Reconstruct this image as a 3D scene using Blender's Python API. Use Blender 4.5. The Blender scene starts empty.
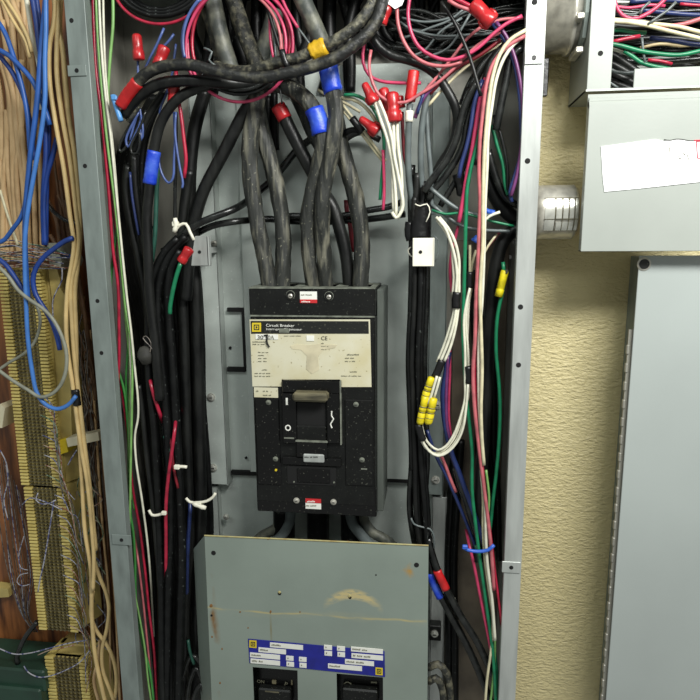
import bpy, math, random
from mathutils import Vector, Matrix, noise as mnoise
R = random.Random(7)
scene = bpy.context.scene
COL = scene.collection

# ------------------------------------------------------------------ camera
F = 634.0                       # focal length in pixels of a 700 px frame
DCAM = 0.92                     # metres from the wall to the lens
down = Vector((28, 3365, 634)).normalized()          # world -Z seen from the camera (right, down, forward)
xax = Vector((4750, 80, -634)); xax = (xax - down * xax.dot(down)).normalized()
yax = xax.cross(down)
CR = Vector((xax[0], yax[0], -down[0]))
CD = Vector((xax[1], yax[1], -down[1]))
CF = Vector((xax[2], yax[2], -down[2]))
CAM = Vector((0, -DCAM, 1.5))
cd = bpy.data.cameras.new('camera'); cam = bpy.data.objects.new('camera', cd); COL.objects.link(cam)
cd.sensor_width = 36; cd.sensor_fit = 'HORIZONTAL'; cd.lens = F / 700 * 36; cd.clip_start = 0.02
m = Matrix((CR, -CD, -CF)).transposed().to_4x4(); m.translation = CAM
cam.matrix_world = m
scene.camera = cam

def at(px, py, d=0.0):
    """the point where the sight line of a picture point meets the vertical plane d metres in front of the wall"""
    r = CR * (px - 350) + CD * (py - 350) + CF * F
    t = (-d + DCAM) / r.y
    return CAM + r * t
def pxs(px, py, d=0.0):
    r = CR * (px - 350) + CD * (py - 350) + CF * F
    return (-d + DCAM) / r.y

# ------------------------------------------------------------------ light
w = bpy.data.worlds.new('world'); scene.world = w; w.use_nodes = True
w.node_tree.nodes['Background'].inputs[0].default_value = (0.90, 0.94, 0.90, 1)
w.node_tree.nodes['Background'].inputs[1].default_value = 0.32
def area(name, loc, target, sx, sy, power, col):
    l = bpy.data.lights.new(name, 'AREA'); l.shape = 'RECTANGLE'; l.size = sx; l.size_y = sy
    l.energy = power; l.color = col
    o = bpy.data.objects.new(name, l); COL.objects.link(o); o.location = loc
    o.rotation_euler = (Vector(target) - Vector(loc)).to_track_quat('-Z', 'Y').to_euler()
    return o
area('ceiling_tube_light', (0.46, -0.84, 2.10), (0.18, 0, 1.55), 0.6, 0.2, 19.5, (1.0, 1.0, 0.96))
area('room_fill_light', (-0.5, -2.2, 3.0), (0.0, 0, 1.4), 1.2, 0.3, 12, (0.93, 1.0, 0.97))  # added fill lamp from front left, brightens the mounting pan
scene.view_settings.view_transform = 'Standard'
try: scene.view_settings.look = 'None'
except Exception: pass
scene.view_settings.gamma = 1; scene.view_settings.use_curve_mapping = False
scene.view_settings.exposure = 0.0

# ------------------------------------------------------------------ materials
def lin(c):
    return tuple(((v / 255) / 12.92 if v / 255 <= 0.04045 else (((v / 255) + 0.055) / 1.055) ** 2.4) for v in c)
MATS = {}
def mat(name, rgb, rough=0.45, metal=0.0, var=0.0, rgb2=None, scale=30, stretch=(1, 1, 1), bump=0.0, bscale=None,
        specks=0.0, speck_rgb=(200, 200, 185), speck_scale=220, detail=5, spec=0.5, coat=0.0, contrast=(0.4, 0.7)):
    if name in MATS: return MATS[name]
    M = bpy.data.materials.new(name); M.use_nodes = True
    nt = M.node_tree; b = nt.nodes['Principled BSDF']
    base = (*lin(rgb), 1)
    b.inputs['Base Color'].default_value = base
    b.inputs['Roughness'].default_value = rough; b.inputs['Metallic'].default_value = metal
    b.inputs['Specular IOR Level'].default_value = spec; b.inputs['Coat Weight'].default_value = coat
    N = nt.nodes.new; L = nt.links.new
    tc = N('ShaderNodeTexCoord'); mp = N('ShaderNodeMapping'); L(tc.outputs['Object'], mp.inputs['Vector'])
    mp.inputs['Scale'].default_value = stretch
    col = None
    if var > 0 or rgb2:
        n = N('ShaderNodeTexNoise'); n.inputs['Scale'].default_value = scale; n.inputs['Detail'].default_value = detail
        L(mp.outputs[0], n.inputs['Vector'])
        cr = N('ShaderNodeMapRange'); cr.inputs[1].default_value = contrast[0]; cr.inputs[2].default_value = contrast[1]
        L(n.outputs['Fac'], cr.inputs[0])
        mx = N('ShaderNodeMix'); mx.data_type = 'RGBA'; L(cr.outputs[0], mx.inputs[0])
        c2 = rgb2 or tuple(max(0, v * (1 - var)) for v in rgb)
        mx.inputs[6].default_value = base; mx.inputs[7].default_value = (*lin(c2), 1)
        col = mx.outputs[2]
    if specks > 0:
        n = N('ShaderNodeTexNoise'); n.inputs['Scale'].default_value = speck_scale; n.inputs['Detail'].default_value = 2
        L(tc.outputs['Object'], n.inputs['Vector'])
        cr = N('ShaderNodeMapRange'); cr.inputs[1].default_value = 0.68 - 0.2 * specks; cr.inputs[2].default_value = 0.76
        L(n.outputs['Fac'], cr.inputs[0])
        mu = N('ShaderNodeMath'); mu.operation = 'MULTIPLY'; mu.inputs[1].default_value = 0.75; L(cr.outputs[0], mu.inputs[0])
        mx = N('ShaderNodeMix'); mx.data_type = 'RGBA'; L(mu.outputs[0], mx.inputs[0])
        if col: L(col, mx.inputs[6])
        else: mx.inputs[6].default_value = base
        mx.inputs[7].default_value = (*lin(speck_rgb), 1); col = mx.outputs[2]
    if col: L(col, b.inputs['Base Color'])
    if bump > 0:
        n = N('ShaderNodeTexNoise'); n.inputs['Scale'].default_value = bscale or scale; n.inputs['Detail'].default_value = detail
        L(mp.outputs[0], n.inputs['Vector'])
        bp = N('ShaderNodeBump'); bp.inputs['Strength'].default_value = min(1, bump); bp.inputs['Distance'].default_value = 0.002 * max(1, bump)
        L(n.outputs['Fac'], bp.inputs['Height']); L(bp.outputs[0], b.inputs['Normal'])
    MATS[name] = M
    return M

mat('grey_paint', (158, 163, 157), 0.38, var=0.04, scale=9, bump=0.03, bscale=260)
mat('lit_door_paint', (166, 173, 170), 0.33, var=0.04, scale=5, bump=0.03, bscale=200)  # cabinet grey, lightened to stand for the stronger light on the door
mat('dimmed_cover_paint', (134, 145, 136), 0.34, var=0.08, scale=7, bump=0.04, bscale=200)  # same grey as the door, darkened to stand for weaker light here
mat('pan_paint', (186, 194, 188), 0.4, var=0.12, scale=18, bump=0.05, bscale=300, specks=0.02, speck_rgb=(215, 220, 215), speck_scale=330)
mat('galvanised', (184, 188, 184), 0.42, metal=0.35, var=0.15, scale=60, stretch=(1, 1, .15), bump=0.12, bscale=200)
mat('galvanised_dull', (132, 142, 138), 0.5, metal=0.2, var=0.15, scale=60, stretch=(1, 1, .3), bump=0.1, bscale=200)
mat('back_steel', (150, 148, 138), 0.45, metal=0.15, var=0.2, scale=30, stretch=(1, 1, .2))
mat('bright_steel', (225, 225, 215), 0.25, metal=0.6, var=0.15, scale=90, bump=0.1, bscale=120)
mat('zinc', (200, 197, 186), 0.32, metal=0.5, var=0.2, scale=80, bump=0.15, bscale=90)
mat('breaker_black', (19, 20, 19), 0.42, spec=.3, var=0.3, scale=60, specks=0.12, speck_rgb=(100, 102, 92), speck_scale=420, bump=0.08, bscale=300)
mat('breaker_side', (92, 98, 92), 0.5, var=0.3, scale=40, stretch=(1, 1, .2), bump=0.05, bscale=200)
mat('breaker_dust', (120, 124, 112), 0.7, var=0.4, scale=70)
mat('breaker_gloss', (13, 13, 13), 0.25, spec=.35, var=0.2, scale=40, specks=0.02, speck_rgb=(100, 100, 90), speck_scale=420)
mat('handle_plastic', (118, 112, 88), 0.35, var=0.5, rgb2=(52, 50, 42), scale=40, stretch=(.4, 1, 2))
mat('cavity', (6, 6, 6), 0.8)
mat('label_cream', (206, 202, 178), 0.5, var=0.1, rgb2=(196, 188, 152), scale=24, specks=0.05, speck_rgb=(120, 105, 60))
mat('label_tan', (205, 196, 166), 0.55, var=0.15, scale=40)
mat('label_black', (26, 27, 25), 0.4, specks=0.15, speck_rgb=(120, 120, 100), speck_scale=400)
mat('divider_steel', (122, 110, 94), 0.4, metal=0.2, var=0.3, scale=20)
mat('label_white', (232, 232, 224), 0.5, var=0.05, scale=60)
mat('label_red', (190, 40, 44), 0.5)
mat('label_yellow', (214, 190, 40), 0.5)
mat('label_blue', (28, 34, 140), 0.45, var=0.15, scale=60)
mat('ink', (45, 45, 42), 0.6)
mat('ink_grey', (120, 118, 100), 0.6)
mat('ink_white', (228, 228, 220), 0.6)
mat('ink_red', (205, 60, 80), 0.6)
mat('paper', (250, 250, 250), 0.7)
mat('rust', (140, 100, 52), 0.8, var=0.4, rgb2=(96, 66, 38), scale=60)
mat('residue', (176, 170, 120), 0.6, var=0.3, rgb2=(150, 128, 76), scale=60)
mat('semi_dusty_cable', (26, 27, 26), 0.5, rgb2=(92, 90, 76), scale=90, bump=0.8, bscale=140, contrast=(0.5, 0.74))
mat('dark_cable', (12, 13, 13), 0.38, spec=.35, rgb2=(34, 35, 33), scale=70, stretch=(1, 1, .3), bump=0.4, bscale=150)
mat('black_wire', (15, 16, 16), 0.25, var=0.3, rgb2=(40, 42, 40), scale=60)
mat('matt_black_wire', (8, 9, 9), 0.42, spec=.28, rgb2=(20, 21, 21), scale=60, specks=0.05, speck_rgb=(90, 95, 92))
mat('dusty_cable', (40, 42, 39), 0.6, rgb2=(112, 110, 96), scale=130, stretch=(1, 1, .13), bump=1.6, bscale=110, contrast=(0.5, 0.72), specks=.1, speck_rgb=(150, 148, 128), speck_scale=330)
mat('dusty_curve_cable', (42, 43, 39), 0.6, rgb2=(122, 118, 98), scale=110, bump=1.2, bscale=140, contrast=(0.46, 0.72), specks=.08, speck_rgb=(160, 156, 132), speck_scale=330)
mat('pale_dusty_cable', (62, 66, 62), 0.5, rgb2=(120, 120, 106), scale=60, bump=0.5, bscale=100)
mat('grey_wire', (96, 104, 104), 0.35, var=0.2, scale=60)
mat('grey_cable', (140, 142, 128), 0.5, var=0.15, scale=60)
mat('red_wire', (176, 34, 62), 0.32, var=0.25, scale=70)
mat('dark_red_wire', (122, 26, 38), 0.4, var=0.25, scale=70)
mat('pink_wire', (194, 60, 98), 0.35, var=0.15, scale=70)
mat('faded_pink_wire', (190, 102, 108), 0.4, var=0.2, scale=70)
mat('white_wire', (222, 220, 200), 0.4, var=0.12, scale=70)
mat('cream_wire', (214, 205, 170), 0.42, var=0.15, scale=70)
mat('tan_cable', (212, 180, 134), 0.55, rgb2=(182, 148, 104), scale=30)
mat('yellow_tan_cable', (220, 192, 134), 0.5, var=0.15, scale=30)
mat('blue_cable', (40, 90, 168), 0.4, var=0.2, scale=40)
mat('deep_blue_cable', (28, 62, 138), 0.45, var=0.2, scale=40)
mat('light_blue_cable', (68, 122, 196), 0.4, var=0.12, scale=40)
mat('blue_wire', (36, 50, 100), 0.35, var=0.2, scale=60)
mat('slate_blue_wire', (78, 98, 156), 0.35, var=0.2, scale=60)
mat('purple_wire', (108, 54, 104), 0.35, var=0.2, scale=60)
mat('green_wire', (24, 122, 82), 0.35, var=0.2, scale=60)
mat('teal_wire', (40, 88, 74), 0.45, var=0.2, scale=60)
mat('pale_green_wire', (128, 176, 100), 0.4, var=0.15, scale=60)
mat('mid_green_wire', (64, 140, 66), 0.4, var=0.2, scale=60)
mat('brown_wire', (104, 74, 48), 0.6, var=0.3, scale=60)
mat('pair_wire', (164, 164, 172), 0.5, rgb2=(72, 76, 118), scale=140, contrast=(0.5, 0.56))
mat('pair_wire_brown', (164, 146, 128), 0.5, rgb2=(130, 74, 52), scale=140, contrast=(0.5, 0.56))
mat('pair_wire_green', (140, 152, 128), 0.5, rgb2=(46, 90, 66), scale=140, contrast=(0.5, 0.56))
mat('pair_wire_grey', (120, 112, 104), 0.5, rgb2=(66, 60, 58), scale=100, contrast=(0.45, 0.6))
mat('blue_tape', (24, 60, 190), 0.38, var=0.3, rgb2=(70, 104, 206), scale=60, bump=0.4, bscale=160)
mat('red_tape', (196, 34, 36), 0.38, var=0.2, scale=60, bump=0.3, bscale=140)
mat('yellow_tape', (214, 172, 38), 0.4, var=0.2, rgb2=(180, 140, 30), scale=90, bump=0.6, bscale=140)
mat('black_tape', (16, 16, 17), 0.35, bump=0.3, bscale=200)
mat('white_tape', (235, 232, 215), 0.5, var=0.05, scale=60)
mat('red_nut', (180, 36, 40), 0.28, var=0.2, scale=120)
mat('yellow_nut', (222, 204, 30), 0.35, var=0.2, scale=120)
mat('white_nylon', (225, 222, 205), 0.4)
mat('blue_nylon', (48, 92, 190), 0.4)
mat('light_blue_nylon', (90, 150, 210), 0.35)
mat('block_yellow', (204, 186, 112), 0.5, rgb2=(176, 156, 84), scale=40)
mat('block_cream', (196, 176, 108), 0.5, var=0.15, scale=30)
mat('block_field', (66, 60, 40), 0.6, var=0.3, scale=60)
mat('clip_metal', (124, 116, 86), 0.4, metal=0.5, var=0.3, scale=90)
mat('cream_plastic', (214, 206, 176), 0.5)
mat('green_box', (36, 66, 52), 0.5, var=0.2, scale=20)
mat('grey_putty', (58, 57, 52), 0.7, var=0.4, scale=60, bump=0.4, bscale=80)
mat('conduit_beige', (178, 160, 120), 0.5, var=0.1, scale=30)

def wall_material():
    M = bpy.data.materials.new('painted_plaster'); M.use_nodes = True
    nt = M.node_tree; b = nt.nodes['Principled BSDF']; N = nt.nodes.new; L = nt.links.new
    b.inputs['Roughness'].default_value = 0.42
    tc = N('ShaderNodeTexCoord'); mp = N('ShaderNodeMapping'); L(tc.outputs['Object'], mp.inputs[0])
    mp.inputs['Scale'].default_value = (1, 1, 2.2)
    n0 = N('ShaderNodeTexNoise'); n0.inputs['Scale'].default_value = 60; n0.inputs['Detail'].default_value = 3; L(mp.outputs[0], n0.inputs['Vector'])
    mixv = N('ShaderNodeMix'); mixv.data_type = 'VECTOR'; mixv.inputs[0].default_value = 0.012
    L(mp.outputs[0], mixv.inputs[4]); L(n0.outputs['Color'], mixv.inputs[5])
    n1 = N('ShaderNodeTexNoise'); n1.inputs['Scale'].default_value = 130; n1.inputs['Detail'].default_value = 3; n1.inputs['Roughness'].default_value = 0.55
    L(mixv.outputs[1], n1.inputs['Vector'])
    n2 = N('ShaderNodeTexNoise'); n2.inputs['Scale'].default_value = 5; n2.inputs['Detail'].default_value = 4; L(tc.outputs['Object'], n2.inputs['Vector'])
    mx = N('ShaderNodeMix'); mx.data_type = 'RGBA'; L(n2.outputs['Fac'], mx.inputs[0])
    mx.inputs[6].default_value = (*lin((200, 186, 138)), 1); mx.inputs[7].default_value = (*lin((208, 196, 150)), 1)
    L(mx.outputs[2], b.inputs['Base Color'])
    bp = N('ShaderNodeBump'); bp.inputs['Strength'].default_value = 1.0; bp.inputs['Distance'].default_value = 0.0035
    L(n1.outputs['Fac'], bp.inputs['Height']); L(bp.outputs[0], b.inputs['Normal'])
    return M
MATS['plaster'] = wall_material()
def wood_material():
    M = bpy.data.materials.new('plywood'); M.use_nodes = True
    nt = M.node_tree; b = nt.nodes['Principled BSDF']; N = nt.nodes.new; L = nt.links.new
    b.inputs['Roughness'].default_value = 0.45
    tc = N('ShaderNodeTexCoord'); mp = N('ShaderNodeMapping'); L(tc.outputs['Object'], mp.inputs[0])
    mp.inputs['Scale'].default_value = (1, 1, 0.12); mp.inputs['Rotation'].default_value = (0, 0.25, 0)
    n1 = N('ShaderNodeTexNoise'); n1.inputs['Scale'].default_value = 60; n1.inputs['Detail'].default_value = 6; L(mp.outputs[0], n1.inputs['Vector'])
    cr = N('ShaderNodeValToRGB'); L(n1.outputs['Fac'], cr.inputs[0])
    e = cr.color_ramp.elements; e[0].position = 0.35; e[0].color = (*lin((66, 34, 18)), 1); e[1].position = 0.68; e[1].color = (*lin((176, 112, 62)), 1)
    L(cr.outputs[0], b.inputs['Base Color'])
    return M
MATS['wood'] = wood_material()

# ------------------------------------------------------------------ objects
WL = {}                                                   # world location of every object
def tag(o, label=None, cat=None, group=None, kind=None):
    if label: o['label'] = label
    if cat: o['category'] = cat
    if group: o['group'] = group
    if kind: o['kind'] = kind
    return o
def thing(name, loc, label, cat, group=None, kind=None):
    o = bpy.data.objects.new(name, None); o.empty_display_size = 0.01; COL.objects.link(o)
    o.location = loc; WL[o.name] = Vector(loc)
    return tag(o, label, cat, group, kind)
def link(name, verts, faces, m, parent=None, smooth=False, mats=None, fmat=None):
    c = Vector((0, 0, 0))
    for v in verts: c += Vector(v)
    c /= max(1, len(verts))
    me = bpy.data.meshes.new(name)
    me.from_pydata([tuple(Vector(v) - c) for v in verts], [], faces)
    for mm in (mats or [m]): me.materials.append(MATS[mm] if isinstance(mm, str) else mm)
    if fmat:
        for p, k in zip(me.polygons, fmat): p.material_index = k
    if smooth:
        for p in me.polygons: p.use_smooth = True
    me.update()
    o = bpy.data.objects.new(name, me); COL.objects.link(o)
    WL[o.name] = c
    if parent: o.parent = parent; o.location = c - WL[parent.name]
    else: o.location = c
    return o
class MB:
    def __init__(s): s.v = []; s.f = []; s.k = []; s.cur = 0
    def add(s, vs, fs):
        n = len(s.v); s.v += [Vector(v) for v in vs]; s.f += [tuple(i + n for i in f) for f in fs]; s.k += [s.cur] * len(fs)
        return s
    def box(s, x0, x1, y0, y1, z0, z1, b=0.0):
        x0, x1 = sorted((x0, x1)); y0, y1 = sorted((y0, y1)); z0, z1 = sorted((z0, z1))
        b = min(b, (x1 - x0) * .45, (y1 - y0) * .45, (z1 - z0) * .45)
        if b <= 0:
            vs = [(x, y, z) for x in (x0, x1) for y in (y0, y1) for z in (z0, z1)]
            return s.add(vs, [(0, 1, 3, 2), (4, 6, 7, 5), (0, 4, 5, 1), (2, 3, 7, 6), (0, 2, 6, 4), (1, 5, 7, 3)])
        # chamfered box
        vs = []; idx = {}
        for sx in (0, 1):
            for sy in (0, 1):
                for sz in (0, 1):
                    X = (x0, x1)[sx]; Y = (y0, y1)[sy]; Z = (z0, z1)[sz]
                    dx = b * (1 - 2 * sx); dy = b * (1 - 2 * sy); dz = b * (1 - 2 * sz)
                    idx[sx, sy, sz, 'x'] = len(vs); vs.append((X, Y + dy, Z + dz))
                    idx[sx, sy, sz, 'y'] = len(vs); vs.append((X + dx, Y, Z + dz))
                    idx[sx, sy, sz, 'z'] = len(vs); vs.append((X + dx, Y + dy, Z))
        I = idx; fs = []
        for q in (0, 1):
            fs.append(tuple(I[q, a, b_, 'x'] for a, b_ in ((0, 0), (0, 1), (1, 1), (1, 0))))
            fs.append(tuple(I[a, q, b_, 'y'] for a, b_ in ((0, 0), (1, 0), (1, 1), (0, 1))))
            fs.append(tuple(I[a, b_, q, 'z'] for a, b_ in ((0, 0), (0, 1), (1, 1), (1, 0))))
            for r in (0, 1):
                fs.append((I[q, r, 0, 'x'], I[q, r, 1, 'x'], I[q, r, 1, 'y'], I[q, r, 0, 'y']))
                fs.append((I[q, 0, r, 'x'], I[q, 1, r, 'x'], I[q, 1, r, 'z'], I[q, 0, r, 'z']))
                fs.append((I[0, q, r, 'y'], I[1, q, r, 'y'], I[1, q, r, 'z'], I[0, q, r, 'z']))
                for t in (0, 1): fs.append((I[q, r, t, 'x'], I[q, r, t, 'y'], I[q, r, t, 'z']))
        return s.add(vs, fs)
    def pbox(s, x0, y0, x1, y1, d0, d1, b=0.0):
        """box whose front face (at d1) covers these picture points"""
        ym = (y0 + y1) / 2; xm = (x0 + x1) / 2
        return s.box(at(x0, ym, d1).x, at(x1, ym, d1).x, -d0, -d1, at(xm, y0, d1).z, at(xm, y1, d1).z, b)
    def prism(s, pts, d0, d1):
        """outline of picture points at depth d1, extruded straight back to d0"""
        n = len(pts); fr = [at(x, y, d1) for x, y in pts]; bk = [Vector((p.x, -d0, p.z)) for p in fr]
        return s.add(fr + bk, [tuple(range(n)), tuple(range(2 * n - 1, n - 1, -1))] + [(i, i + n, (i + 1) % n + n, (i + 1) % n) for i in range(n)])
    def rings(s, rings, cap=True):
        n = len(rings[0]); vs = [v for r in rings for v in r]; fs = []
        for i in range(len(rings) - 1):
            for j in range(n):
                fs.append((i * n + j, i * n + (j + 1) % n, (i + 1) * n + (j + 1) % n, (i + 1) * n + j))
        if cap: fs += [tuple(range(n - 1, -1, -1)), tuple((len(rings) - 1) * n + j for j in range(n))]
        return s.add(vs, fs)
    def lathe(s, p, axis, prof, n=20, lobes=0, amp=0.0):
        """prof: (distance along the axis, radius)"""
        a = Vector(axis).normalized(); u = a.orthogonal().normalized(); v = a.cross(u); p = Vector(p)
        rg = []
        for h, r in prof:
            rg.append([p + a * h + (u * math.cos(t) + v * math.sin(t)) * (r * (1 + (amp * math.cos(lobes * t) if lobes else 0)))
                       for t in [2 * math.pi * j / n for j in range(n)]])
        return s.rings(rg)
    def tube(s, pts, rad, n=8, cap=True, wob=0.0, ribs=None, flat=None):
        rg = []; T = []
        for i in range(len(pts)):
            a = pts[max(0, i - 1)]; b = pts[min(len(pts) - 1, i + 1)]; t = (b - a)
            T.append(t.normalized() if t.length > 1e-9 else Vector((0, 0, 1)))
        u = T[0].orthogonal().normalized()
        for i, p in enumerate(pts):
            u = (u - T[i] * u.dot(T[i])); u = u.normalized() if u.length > 1e-6 else T[i].orthogonal().normalized()
            v = T[i].cross(u); r = rad[i] if isinstance(rad, (list, tuple)) else rad
            if ribs: r = r * (1 + ribs * (1 if i % 2 else -1))
            ring = []
            for j in range(n):
                a = 2 * math.pi * j / n
                k = 1 + (wob * mnoise.noise(p * 45 + Vector((j * 1.7, 0, 0))) if wob else 0)
                ring.append(p + (u * math.cos(a) + v * math.sin(a)) * r * k)
            rg.append(ring)
        return s.rings(rg, cap)
    def build(s, name, m, parent=None, smooth=False, mats=None):
        return link(name, s.v, s.f, m, parent, smooth, mats, s.k if mats else None)
def smooth_path(P, step=0.006):
    if len(P) == 2: P = [P[0], P[0].lerp(P[1], .5), P[1]]
    out = []
    for i in range(len(P) - 1):
        p0 = P[i - 1] if i else P[0] * 2 - P[1]; p1, p2 = P[i], P[i + 1]; p3 = P[i + 2] if i + 2 < len(P) else P[-1] * 2 - P[-2]
        L = (p2 - p1).length; n = max(2, min(14, int(L / step)))
        t0 = 0; t1 = max(1e-6, (p1 - p0).length ** .5); t2 = t1 + max(1e-6, (p2 - p1).length ** .5); t3 = t2 + max(1e-6, (p3 - p2).length ** .5)
        for k in range(n):
            t = t1 + (t2 - t1) * k / n
            A1 = p0 * ((t1 - t) / (t1 - t0)) + p1 * ((t - t0) / (t1 - t0)); A2 = p1 * ((t2 - t) / (t2 - t1)) + p2 * ((t - t1) / (t2 - t1))
            A3 = p2 * ((t3 - t) / (t3 - t2)) + p3 * ((t - t2) / (t3 - t2))
            B1 = A1 * ((t2 - t) / (t2 - t0)) + A2 * ((t - t0) / (t2 - t0)); B2 = A2 * ((t3 - t) / (t3 - t1)) + A3 * ((t - t1) / (t3 - t1))
            out.append(B1 * ((t2 - t) / (t2 - t1)) + B2 * ((t - t1) / (t2 - t1)))
    out.append(P[-1])
    return out
def P3(pts, d=0.1):
    """picture waypoints 'x,y' or 'x,y,depth' (a depth holds until the next one, eased between) -> points in the room"""
    if isinstance(pts, str): pts = [tuple(float(v) for v in q.split(',')) for q in pts.split()]
    n = len(pts); ds = [None] * n
    for i, q in enumerate(pts):
        if len(q) > 2: ds[i] = q[2]
    known = [i for i in range(n) if ds[i] is not None]
    if not known: ds = [d] * n
    else:
        for i in range(n):
            if ds[i] is None:
                a = [k for k in known if k < i]; b = [k for k in known if k > i]
                if not a: ds[i] = ds[b[0]]
                elif not b: ds[i] = ds[a[-1]]
                else: ds[i] = ds[a[-1]] + (ds[b[0]] - ds[a[-1]]) * (i - a[-1]) / (b[0] - a[-1])
    return [at(q[0], q[1], dd) for q, dd in zip(pts, ds)]
def wire(name, m, r, pts, d, label, cat='wire', group=None, parent=None, n=8, wob=0.0):
    if name not in ('tan_cable', 'blue_cable', 'white_cable', 'feeder_cable', 'bus_bar', 'load_cable', 'pair_wire'): r *= .84 if r > 3 else .76
    if name == 'pair_wire': r *= .75
    if name == 'feeder_cable': r *= .95
    P = P3(pts, d); mid = P[len(P) // 2]; S = (mid.y + DCAM) / (F * 0.975)
    mb = MB(); mb.tube(smooth_path(P), r * S, n, wob=wob)
    o = mb.build(name, m, parent, True)
    if not parent: tag(o, label, cat, group)
    return o
def tape(parent, m, r, pts, d, name='tape_wrap', label=None, wob=0.12, ribs=0.02, n=14):
    r *= .88
    P = P3(pts, d); mid = P[len(P) // 2]; S = (mid.y + DCAM) / (F * 0.975)
    mb = MB(); mb.tube(smooth_path(P, 0.003), r * S, n, wob=wob, ribs=ribs)
    o = mb.build(name, m, parent, True)
    if label: o['label'] = label
    return o
def nut(p0, p1, r0, r1, d, label, m='red_nut', cat='wire connector', wings=True, group=None):
    """twist-on connector: closed tip at p0, open skirt at p1"""
    a = at(*p0, d); b = at(*p1, d); L = (b - a).length; S = (a.y + DCAM) / (F * .975)
    t = thing('wire_nut', b, label, cat, group)
    mb = MB(); R0 = r0 * S * .8; R1 = r1 * S * .76
    prof = [(0, R0 * .55), (L * .04, R0 * .85), (L * .1, R0), (L * .45, R0 * .5 + R1 * .45), (L * .62, R1 * .92), (L * .66, R1 * 1.04), (L * .95, R1 * 1.1), (L, R1)]
    mb.lathe(a, b - a, prof, 24, 12, .05)
    mb.build('cap', m, t, True)
    if wings:
        mw = MB(); ax = (b - a).normalized(); u = ax.cross(Vector((0, 1, 0))).normalized()
        for s in (-1, 1):
            q = a + ax * L * .62 + u * s * R1 * .95
            mw.tube([q, q + ax * L * .16 + u * s * R1 * .2, q + ax * L * .34 + u * s * R1 * .08], R1 * .22, 6)
        mw.build('grip_wing', m, t, True)
    return t
def screw(parent, x, y, d, r=3.2, m='bright_steel', name='screw', slot=True):
    p = at(x, y, d)
    S = (p.y + DCAM) / (F * .975); rr = r * S
    mb = MB(); mb.lathe(p, (0, -1, 0), [(-.002, rr * 1.25), (0.0006, rr * 1.25), (0.0008, rr), (0.0022, rr * .9), (0.0028, rr * .55)], 18)
    o = mb.build(name, m, parent)
    if slot:
        mb = MB(); mb.box(p.x - rr * .5, p.x + rr * .5, p.y - .0031, p.y - .0022, p.z - rr * .12, p.z + rr * .12); mb.build('slot', 'cavity', o)
    return o
def hole(parent, x, y, d, r=3.0, name='hole', m='cavity'):
    p = at(x, y, d); rr = r * (p.y + DCAM) / (F * .975)
    mb = MB(); mb.lathe(p + Vector((0, .002, 0)), (0, -1, 0), [(0, rr), (.0022, rr)], 16)
    mb.build(name, m, parent)
FONT = None
def text(s, x, y, size, d, m, parent, name='lettering', rot=0.0, sx=1.0, align='LEFT'):
    """size = capital height in picture pixels; (x, y) = left end of the baseline"""
    cu = bpy.data.curves.new(name, 'FONT'); cu.body = s; cu.align_x = align
    tmp = bpy.data.objects.new('tmp', cu); COL.objects.link(tmp)
    bpy.context.view_layer.update()
    me = bpy.data.meshes.new_from_object(tmp.evaluated_get(bpy.context.evaluated_depsgraph_get()))
    vs = [v.co.copy() for v in me.vertices]; fs = [tuple(p.vertices) for p in me.polygons]
    bpy.data.objects.remove(tmp); bpy.data.meshes.remove(me)
    if not fs: return None
    p = at(x, y, d); S = (p.y + DCAM) / (F * .975) * size / 0.72
    c, n = math.cos(rot), math.sin(rot)
    mb = MB(); mb.add([(p.x + (v.x * sx * c - v.y * n) * S, p.y - .0003, p.z + (v.x * sx * n + v.y * c) * S) for v in vs], fs)
    return mb.build(name, m, parent)

def fine(s, x, y, size, d, m, parent, rot=0.0, sx=1.0):
    """print too small to read in the photograph: one tiny unreadable mark per character"""
    mb = MB(); cx = x
    for ch in s:
        wd = size * .62 * sx
        if ch != ' ':
            h = size * R.uniform(.55, .9); yy = y - (cx - x) * math.tan(rot)
            mb.prism([(cx, yy - h), (cx + wd * .72, yy - h * R.uniform(.7, 1)), (cx + wd * .7, yy - h * .3), (cx + wd * .1, yy)], d - .0003, d + .0003)
        cx += wd
    return mb.build('fine_print', m, parent)
# ================================================================== the setting
RIM = 0.146
mb = MB(); mb.box(-1.2, 1.3, 0.0, 0.08, 0.4, 2.4); tag(mb.build('wall_back', 'plaster'), kind='structure')
xl0, xl1 = at(94, 350, RIM).x, at(112.5, 350, RIM).x
xr0, xr1 = at(512.5, 350, RIM).x, at(531, 350, RIM).x
zt, zb = at(300, -48, RIM).z, 0.72
mb = MB(); mb.box(-1.1, xl0 - .004, -0.013, -0.0005, 0.6, 2.2)
tag(mb.build('plywood_backboard', 'wood'), 'orange-brown plywood backboard behind the telephone punch-down blocks', 'backboard')

# ------------------------------------------------------------------ enclosure
enc = thing('panel_enclosure', ((xl0 + xr1) / 2, -.07, zb), 'tall grey steel electrical cabinet with its front cover removed, full of wiring', 'electrical panel')
mb = MB(); mb.box(xl0, xr1, -.003, -.0005, zb, zt); mb.build('back_panel', 'back_steel', enc)
mb = MB(); mb.box(xl0, xl0 + .002, -RIM + .002, -.003, zb, zt); mb.build('side_wall', 'back_steel', enc)
mb = MB(); mb.box(xr1 - .002, xr1, -RIM + .002, -.003, zb, zt); mb.build('side_wall', 'back_steel', enc)
mb = MB(); mb.box(xl0, xr1, -RIM, -.003, zt, zt + .002); mb.build('top_wall', 'galvanised_dull', enc)
def flange(xo, xi, m):
    mb = MB(); mb.box(xo, xi, -RIM - .0018, -RIM, zb, zt, .0006)
    s = 1 if xi > xo else -1
    mb.box(xi - s * .0018, xi, -RIM, -RIM + .011, zb, zt)
    return mb.build('rim_flange', m, enc)
fl = flange(xl0, xl1, 'galvanised_dull'); fr = flange(xr1, xr0, 'galvanised')
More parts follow.
